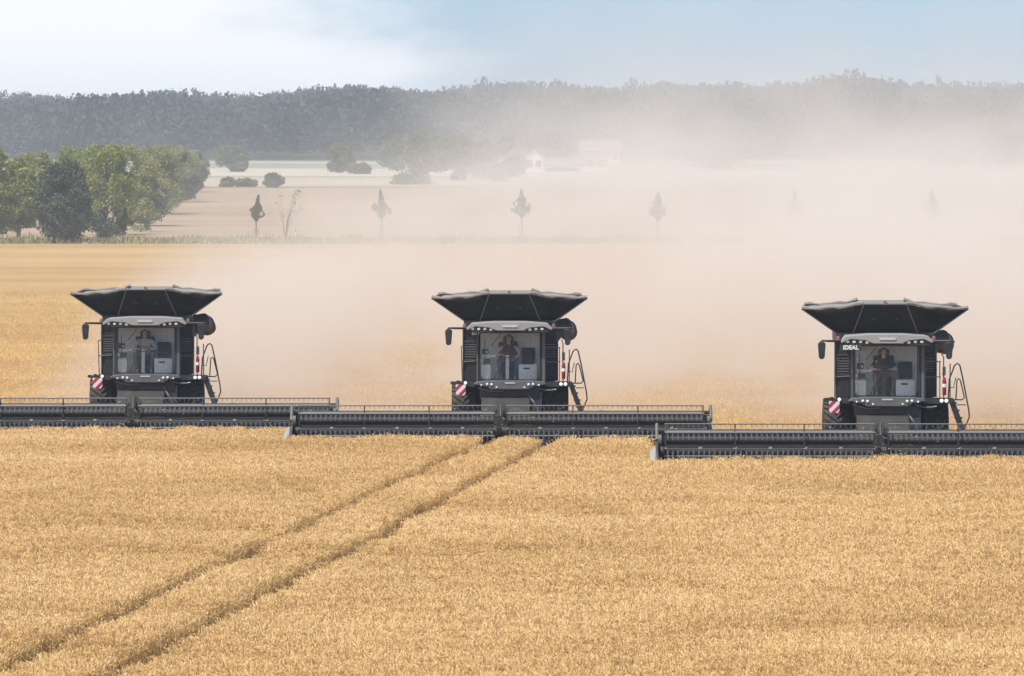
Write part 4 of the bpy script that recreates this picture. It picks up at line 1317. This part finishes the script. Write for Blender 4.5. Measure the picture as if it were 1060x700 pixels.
    for (xa, xb) in halves:
        P(MB().tube([(xa, rc[0], rc[1]), (xb, rc[0], rc[1])], .115, 14), 'reel_tube', M['reel'], head, smooth=True)
        ns = 3
        for k in range(ns + 1):
            x = xa + .03 + (xb - xa - .06) * k / ns
            ring = []; sp = MB()
            for q in range(6):
                a = R(90 + 60 * q)
                pt = (x, rc[0] + RR * math.cos(a), rc[1] + RR * math.sin(a)); ring.append(pt)
                sp.tube([(x, rc[0], rc[1]), pt], .022, 5)
            sp.tube(ring + [ring[0]], .018, 5)
            P(sp, 'reel_spider', M['dark'], head)
        for q in range(6):
            a = R(90 + 60 * q)
            by, bz = rc[0] + RR * math.cos(a), rc[1] + RR * math.sin(a)
            bt = MB()
            bt.tube([(xa, by, bz), (xb, by, bz)], .022 if q == 0 else .035, 6)
            front = math.cos(a) < -0.2
            n_t = int((xb - xa) / .15)
            hgt = (.10, .22, .30, .30, .22, .22)[q]
            for k in range(n_t):
                x = xa + .08 + (xb - xa - .16) * k / (n_t - 1)
                wv = .021 if q else .012
                dx = random.uniform(-.012, .012)
                bt.prism([(x - wv, bz), (x + wv, bz), (x + wv * .5 + dx, bz - hgt), (x - wv * .5 + dx, bz - hgt)], by - .012, by + .012)
            if q == 2:
                # flat bat plates, in lengths with gaps
                ln = (xb - xa) / 6
                for k in range(6):
                    u0 = xa + ln * k + .04; u1 = xa + ln * (k + 1) - .06
                    bt.mat(1).prism([(u0, bz + .0), (u1, bz + .0), (u1 + .06, bz + .11), (u0 + .06, bz + .11)], by - .03, by - .012).mat(0)
            P(bt, 'reel_bat', [M['tine'], M['slab']], head)
    # centre and end frames, arms, crop dividers
    for x in (hx - W, hx + W):
        es = MB().prism([(y0 - .35, .14), (y0 + .1, .62), (y0 + 1.2, .85), (y0 + 2.05, 1.22), (y0 + 2.05, .3)], x - .03, x + .03, axis='x')
        P(es, 'end_shield', M['dark'], head)
        s = -1 if x < hx else 1
        dv = MB()
        xo = x + s * .09
        rings = []
        prof = [(y0 - 1.0, .14, .015, .02), (y0 - .75, .24, .07, .09), (y0 - .35, .42, .13, .22), (y0 + .1, .52, .15, .27), (y0 + .5, .52, .12, .22)]
        for (yy, zz, hw_, hh_) in prof:
            b_ = len(dv.v)
            for k in range(10):
                a = 2 * PI * k / 10
                dv.v.append((xo + hw_ * math.cos(a), yy, zz + hh_ * math.sin(a)))
            rings.append(b_)
        for a, b_ in zip(rings[:-1], rings[1:]):
            for k in range(10): dv.face((a + k, a + (k + 1) % 10, b_ + (k + 1) % 10, b_ + k))
        dv.face([rings[0] + k for k in range(10)]); dv.face([rings[-1] + k for k in range(10)])
        P(dv, 'crop_divider', M['lgrey'], head, smooth=True)
        ra = MB().tube([(x, y0 + 2.0, 1.22), (x, y0 + 1.2, 1.42), (x, rc[0], rc[1])], .05, 7)
        ra.tube([(x, y0 + 1.9, .9), (x, y0 + 1.1, 1.3)], .03, 7)
        ra.lathe([(-.05, .16), (.05, .16)], (x - s * .08, rc[0], rc[1]), 14, 'x')
        P(ra, 'reel_arm', M['grey'], head)
    ra = MB().tube([(hx - .02, y0 + 2.0, 1.22), (hx - .02, y0 + 1.2, 1.44), (hx - .02, rc[0], rc[1])], .06, 7)
    ra.box(hx - .07, hx + .04, rc[0] - .12, rc[0] + .12, rc[1] - .16, rc[1] + .16)
    ra.box(hx - .2, hx + .2, y0 + 1.9, y0 + 2.1, 1.05, 1.28)
    for dx in (-.12, .05, .14): ra.tube([(hx + dx, y0 + 1.9, 1.25), (hx + dx * .5, y0 + 1.2, 1.5), (hx + dx, rc[0], rc[1] + .2)], .014, 5)
    P(ra, 'reel_arm', M['dark'], head)
    # straw caught on the header
    r = np.random.default_rng(31)
    n_ = 700
    xs = np.concatenate([r.normal(hx, .9, n_ // 2), r.uniform(hx - W, hx + W, n_ // 2)])
    ys = r.uniform(y0 + .05, y0 + 2.0, n_); zs = .36 + .8 * r.random(n_) ** 1.2
    zs = np.where(ys > y0 + 1.8, 1.25 + .05 * r.random(n_), zs)
    C = np.stack([xs, ys, zs], 1)
    C[n_ // 2:, 2] = np.where(C[n_ // 2:, 1] > y0 + 1.8, C[n_ // 2:, 2], .34 + .1 * r.random(n_ - n_ // 2))
    V, Q = leaf_quads(C, .055, r)
    V = V.reshape(-1, 4, 3); cc = V.mean(1, keepdims=True); V = cc + (V - cc) * np.array([1.2, 1, .35]); V = V.reshape(-1, 3)
    me = np_mesh('straw_litter', V, Q, M['straw']); o = bpy.data.objects.new('straw_litter', me); COL.objects.link(o); o.parent = head
    o['kind'] = 'stuff'
    return root

def copy_tree(o, parent=None):
    c = o.copy(); COL.objects.link(c); c.parent = parent
    for ch in list(o.children): copy_tree(ch, c)
    return c

GC = 'combine harvesters side by side in the wheat'
LABS = ['leftmost black combine harvester, its driver in a pale shirt, header cut by the picture edge',
        'middle black combine harvester, its driver in blue jeans, both header ends in view',
        'rightmost and nearest black combine harvester, steered by the driver in the black polo shirt']
proto = combine(LABS[0], GC)
machines = [proto]
for i in (1, 2):
    c = copy_tree(proto); c['label'] = LABS[i]; machines.append(c)
for o, (x, d), yaw in zip(machines, MACH, (0.5, 0.0, -0.7)):
    o.location = (x, d, 0)
    o.rotation_euler = (0, 0, R(yaw))
# the right machine has a dark steering column
for ch in machines[2].children:
    for g_ in ch.children:
        if g_.name.startswith('steering_column'):
            g_.data = g_.data.copy(); g_.data.materials[0] = M['cabdark']

def lettering(parent, loc):
    cu = bpy.data.curves.new('lettering', 'FONT')
    cu.body = 'IDEAL'; cu.size = 0.165; cu.extrude = 0.004; cu.offset = 0.008; cu.align_x = 'CENTER'; cu.space_character = 1.04
    cu.materials.append(M['white'])
    tmp = bpy.data.objects.new('lettering_tmp', cu); COL.objects.link(tmp)
    dg = bpy.context.evaluated_depsgraph_get()
    me = bpy.data.meshes.new_from_object(tmp.evaluated_get(dg))
    bpy.data.objects.remove(tmp); bpy.data.curves.remove(cu)
    lt = bpy.data.objects.new('lettering', me); COL.objects.link(lt); lt.parent = parent
    lt.location = loc; lt.rotation_euler = (R(90), 0, 0)

lettering(machines[1], (-0.98, 1.32, 3.54))
MB().box(-1.40, -.76, -.37, -.362, 3.51, 3.68).build('name_plate', M['cabdark'], machines[2])
lettering(machines[2], (-1.08, -0.376, 3.54))

# ------------------------------------------------------------------ drivers
def skin_obj(name, pts, edges, radii, mat, parent, root_i=0, sub=2):
    me = bpy.data.meshes.new(name)
    me.from_pydata(pts, edges, [])
    o = bpy.data.objects.new(name, me); COL.objects.link(o)
    me.materials.append(mat)
    if parent is not None: o.parent = parent
    md = o.modifiers.new('skin', 'SKIN'); md.use_smooth_shade = True
    sv = me.skin_vertices[0].data
    for i, r_ in enumerate(radii):
        sv[i].radius = r_ if isinstance(r_, tuple) else (r_, r_)
        sv[i].use_root = (i == root_i)
    s = o.modifiers.new('sub', 'SUBSURF'); s.levels = sub; s.render_levels = sub
    return o

def driver(machine, label, shirt, trousers, bare_arms, hands_low, lean=0.0):
    mx, md_ = MACH[machine]
    root = empty('person', (mx - 0.06, md_ + 0.78, 2.62), label, 'person', 'drivers in the cabs')
    # local: origin on the seat, facing -y, z up
    hip = (0, 0.1, .10)
    J = {'hip': (0, 0.08, .10), 'waist': (lean * .4, 0.12, .27), 'chest': (lean * .8, 0.10, .46), 'neck': (lean, 0.07, .62), 'nk2': (lean, .05, .68)}
    pts = [J['hip'], J['waist'], J['chest'], J['neck'], J['nk2']]
    rad = [(.13, .10), (.11, .085), (.12, .085), (.06, .06), (.052, .055)]
    ed = [(0, 1), (1, 2), (2, 3), (3, 4)]
    hands = []
    legs_p = []
    for s in (-1, 1):
        if hands_low and s > 0: elb, wr = (s * .37, -.04, .32), (s * .16, -.32, .15)
        else: elb, wr = (s * .38, -.06, .30), (s * .15 - .02, -.36, .31)
        n = len(pts)
        pts += [(s * .21 + lean, .08, .55), (s * .31 + lean * .6, .02, .42), elb, ((elb[0] + wr[0]) / 2, (elb[1] + wr[1]) / 2, (elb[2] + wr[2]) / 2), wr, (wr[0] - s * .02, wr[1] - .06, wr[2] + .005)]
        rad += [.065, .052, .044, .04, .028, (.035, .02)]
        ed += [(2, n), (n, n + 1), (n + 1, n + 2), (n + 2, n + 3), (n + 3, n + 4), (n + 4, n + 5)]
        hands.append((s, pts[n + 5]))
        n = len(pts)
        pts += [(s * .11, .02, .06), (s * .21, -.18, .12), (s * .29, -.38, .16), (s * .27, -.42, -.08), (s * .22, -.40, -.36), (s * .22, -.48, -.42), (s * .24, -.58, -.43)]
        rad += [.095, .085, .065, .058, .04, .042, .03]
        ed += [(0, n), (n, n + 1), (n + 1, n + 2), (n + 2, n + 3), (n + 3, n + 4), (n + 4, n + 5), (n + 5, n + 6)]
        legs_p.append(pts[n:n + 5]); feet = pts[n + 4:n + 7]
        if s < 0: leg_l = list(range(n, n + 7))
        else: leg_r = list(range(n, n + 7))
    # head as part of the same figure
    n = len(pts)
    pts += [(lean, .035, .75), (lean, .03, .83), (lean, .035, .90)]
    rad += [(.068, .075), (.078, .092), (.055, .06)]
    ed += [(4, n), (n, n + 1), (n + 1, n + 2)]
    body = skin_obj('body', pts, ed, rad, M['skin'], root, 0, 2)
    hd = Vector((lean, .03, .80))
    # face
    fc = MB().prism([(-.012, .775), (.012, .775), (.008, .815), (-.008, .815)], hd.y - .115, hd.y - .07)
    for i, v in enumerate(fc.v): fc.v[i] = (v[0] + lean, v[1], v[2])
    fc.sphere((lean - .078, hd.y + .01, .80), .02, 8, 6, (.5, 1, 1.5)); fc.sphere((lean + .078, hd.y + .01, .80), .02, 8, 6, (.5, 1, 1.5))
    fc.build('nose_and_ears', M['skin'], root, smooth=True)
    ey = MB()
    for s in (-1, 1): ey.sphere((lean + s * .032, hd.y - .082, .815), .012, 8, 6, (1.2, .6, .7))
    ey.box(lean - .025, lean + .025, hd.y - .088, hd.y - .075, .755, .762)
    ey.build('eyes_and_mouth', M['hair'], root)
    hr = MB(); b0 = 0
    n1, m1 = 16, 8
    for i in range(m1 + 1):
        ph = PI * .56 * i / m1
        for k in range(n1):
            t = 2 * PI * k / n1
            rr = .092 * max(.02, math.sin(ph))
            y_ = math.sin(t) * rr * 1.12
            z_ = math.cos(ph) * .115
            if y_ < -.04: z_ = max(z_, .058)
            hr.v.append((lean + math.cos(t) * rr, hd.y + .012 + y_, .83 + z_))
    for i in range(m1):
        for k in range(n1): hr.face((i * n1 + k, (i + 1) * n1 + k, (i + 1) * n1 + (k + 1) % n1, i * n1 + (k + 1) % n1))
    hr.build('hair', M['hair'], root, smooth=True)
    # clothes: slightly thicker skins over the same joints
    up = [0, 1, 2, 3]; tp = [pts[i] for i in up]; tr = [(.19, .15), (.185, .14), (.21, .16), (.085, .08)]
    te = [(0, 1), (1, 2), (2, 3)]
    base_n = 5
    for a, st_ in ((-1, 5), (1, 18)):
        sh, up_, el, fo, wrp = [pts[st_ + k] for k in range(5)]
        k = len(tp)
        tp += [sh, up_]; tr += [.082, .068]; te += [(2, k), (k, k + 1)]
        if not bare_arms == 'bare':
            if bare_arms == 'long':
                tp += [el, fo, wrp]; tr += [.058, .052, .038]; te += [(k + 1, k + 2), (k + 2, k + 3), (k + 3, k + 4)]
            else:
                tp += [tuple((Vector(up_) + Vector(el)) / 2)]; tr += [.064]; te += [(k + 1, k + 2)]
        else:
            tp.pop(); tr.pop(); te.pop()
    skin_obj('shirt', tp, te, tr, shirt, root, 0, 2)
    qp = [pts[0]]; qr = [(.17, .14)]; qe = []
    for st_ in (11, 24):
        k = len(qp)
        qp += [pts[st_ + j] for j in range(5)]; qr += [.112, .102, .082, .072, .056]
        qe += [(0, k)] + [(k + j, k + j + 1) for j in range(4)]
    skin_obj('trousers', qp, qe, qr, trousers, root, 0, 2)
    for st_ in (11, 24):
        skin_obj('shoe', [pts[st_ + 4], pts[st_ + 5], pts[st_ + 6]], [(0, 1), (1, 2)], [.055, .056, .042], M['shoe'], root, 0, 1)
    for s, (hx_, hy_, hz_) in hands:
        for f in range(4):
            ln = (.062, .072, .068, .052)[f]
            x0 = hx_ + s * (-.026 + .018 * f)
            p = [(x0, hy_ + .01, hz_), (x0, hy_ - .03, hz_ + .008), (x0, hy_ - .045 - ln * .3, hz_ - .008), (x0, hy_ - .045 - ln * .3, hz_ - .03)]
            skin_obj('finger', p, [(0, 1), (1, 2), (2, 3)], [.010, .009, .0085, .007], M['skin'], body, 0, 1)
        p = [(hx_ - s * .03, hy_ + .03, hz_), (hx_ - s * .055, hy_ + .005, hz_ - .004), (hx_ - s * .06, hy_ - .025, hz_ - .01)]
        skin_obj('thumb', p, [(0, 1), (1, 2)], [.012, .0105, .008], M['skin'], body, 0, 1)
    return root
driver(0, 'person in a pale shirt seated at the wheel in the left harvester cab', M['shirt_pale'], M['trouser_grey'], 'long', False)
driver(1, 'person in dark vest and blue jeans, bare arms, seated in the middle harvester cab', M['shirt_vest'], M['jeans'], 'bare', True, .02)
driver(2, 'person in a black polo shirt and dark trousers seated in the right harvester cab', M['polo'], M['trouser_grey'], 'short', False, .0)

# ------------------------------------------------------------------ dust and haze
def dust_mat(name, dens, near):
    m = bpy.data.materials.new(name); m.use_nodes = True
    nt = m.node_tree; nt.nodes.clear()
    o = N(nt, 'ShaderNodeOutputMaterial')
    v = N(nt, 'ShaderNodeVolumePrincipled')
    v.inputs['Color'].default_value = (0.885, 0.845, 0.805, 1)
    v.inputs['Anisotropy'].default_value = 0.0
    g = N(nt, 'ShaderNodeNewGeometry')
    pos = g.outputs['Position']
    sp = N(nt, 'ShaderNodeSeparateXYZ'); nt.links.new(pos, sp.inputs[0])
    def math_(op, a, b_=None, c=None, clamp=False):
        n = N(nt, 'ShaderNodeMath', operation=op); n.use_clamp = clamp
        for i, q in enumerate((a, b_, c)):
            if q is None: continue
            if isinstance(q, (int, float)): n.inputs[i].default_value = q
            else: nt.links.new(q, n.inputs[i])
        return n.outputs[0]
    def rng_(val, a, b_, c=0.0, d=1.0):
        n = N(nt, 'ShaderNodeMapRange'); n.interpolation_type = 'SMOOTHSTEP'
        nt.links.new(val, n.inputs['Value'])
        for k, q in zip(('From Min', 'From Max', 'To Min', 'To Max'), (a, b_, c, d)): n.inputs[k].default_value = q
        return n.outputs[0]
    X, Y, Z = sp.outputs
    big = noise(nt, 1.0, 3, 0.55, vec=pos, mapping=(1 / 13., 1 / 110., 1 / 8.), dist=0.5)
    if near:
        # drift edge: starts behind the left machine, spreads left with distance
        fine = noise(nt, 1.0, 4, 0.6, vec=pos, mapping=(1 / 5., 1 / 18., 1 / 4.))
        lx = math_('MULTIPLY_ADD', Y, 0.025, X)
        lx = math_('MULTIPLY_ADD', big.outputs['Fac'], 9.0, lx)
        lx = math_('ADD', lx, math_('MULTIPLY', math_('POWER', 2.718, math_('MULTIPLY', Z, -0.45)), 4.5))
        lat = rng_(lx, -4.5, 6.0)
        start = rng_(Y, 228.0, 256.0)
        top = math_('MULTIPLY_ADD', Y, 0.021, -2.3)
        top = math_('ADD', top, math_('MAXIMUM', math_('MINIMUM', math_('MULTIPLY_ADD', X, 0.13, 0.3), 1.3), -1.6))
        top = math_('MAXIMUM', top, 1.3)
        hgt = math_('DIVIDE', Z, top)
        ver = math_('POWER', 2.718, math_('MULTIPLY', math_('POWER', hgt, 2.0), -1.0))
        ver = math_('ADD', ver, math_('MULTIPLY', math_('POWER', 2.718, math_('MULTIPLY', Z, -0.6)), 2.3))
        endf = rng_(Y, 400.0, 470.0, 1.0, 0.0)
        nse = math_('MULTIPLY', rng_(big.outputs['Fac'], 0.36, 0.62, 0.22, 1.75), rng_(fine.outputs['Fac'], 0.32, 0.68, 0.4, 1.5))
        p = math_('MULTIPLY', lat, start); p = math_('MULTIPLY', p, ver); p = math_('MULTIPLY', p, endf)
    else:
        lx = math_('MULTIPLY_ADD', Y, 0.015, X)
        lx = math_('MULTIPLY_ADD', big.outputs['Fac'], 12.0, lx)
        lat = rng_(lx, -6.0, 32.0)
        lat = math_('MAXIMUM', lat, 0.13)
        start = rng_(Y, 420.0, 500.0)
        endf = rng_(Y, 1250.0, 1650.0, 1.0, 0.0)
        hgt = math_('DIVIDE', Z, 14.0)
        ver = math_('POWER', 2.718, math_('MULTIPLY', hgt, -1.0))
        zt = rng_(Z, 18.0, 38.0, 1.0, 0.0)
        nse = rng_(big.outputs['Fac'], 0.36, 0.64, 0.35, 1.6)
        p = math_('MULTIPLY', lat, start); p = math_('MULTIPLY', p, ver); p = math_('MULTIPLY', p, endf); p = math_('MULTIPLY', p, zt)
    p = math_('MULTIPLY', p, nse)
    p = math_('MULTIPLY', p, dens)
    nt.links.new(p, v.inputs['Density'])
    zc = rng_(Z, -0.5, 6.5)
    mxc = N(nt, 'ShaderNodeMix', data_type='RGBA')
    mxc.inputs['A'].default_value = (0.76, 0.665, 0.56, 1) if near else (0.835, 0.79, 0.725, 1)
    mxc.inputs['B'].default_value = (0.86, 0.826, 0.77, 1)
    nt.links.new(zc, mxc.inputs['Factor']); nt.links.new(mxc.outputs['Result'], v.inputs['Color'])
    nt.links.new(v.outputs[0], o.inputs['Volume'])
    m.cycles.volume_step_rate = 0.45 if near else 0.5
    return m
def volbox(name, x0, x1, y0, y1, z0, z1, mat, label, cat):
    o = MB().box(x0, x1, y0, y1, z0, z1).build(name, mat)
    tag(o, label, cat, kind='stuff')
    return o
volbox('dust_cloud', -45, 55, 229, 475, -0.8, 24, dust_mat('near_dust', 0.022, True), 'thick tan dust billowing up behind the three harvesters', 'dust')
volbox('drifting_dust', -110, 170, 476, 1680, -0.9, 40, dust_mat('far_dust', 0.0025, False), 'pale dust drifted over the far fields and young trees at the right', 'dust')

hz = bpy.data.materials.new('haze_air'); hz.use_nodes = True
hn = hz.node_tree; hn.nodes.clear()
ho = hn.nodes.new('ShaderNodeOutputMaterial'); hv = hn.nodes.new('ShaderNodeVolumePrincipled')
hv.inputs['Color'].default_value = (0.68, 0.84, 1.0, 1)
hv.inputs['Density'].default_value = 0.00013
hv.inputs['Anisotropy'].default_value = 0.0
hn.links.new(hv.outputs[0], ho.inputs['Volume'])
o = MB().box(-3300, 3300, -420, 5300, -1.0, 46).build('haze', hz)
tag(o, kind='stuff')
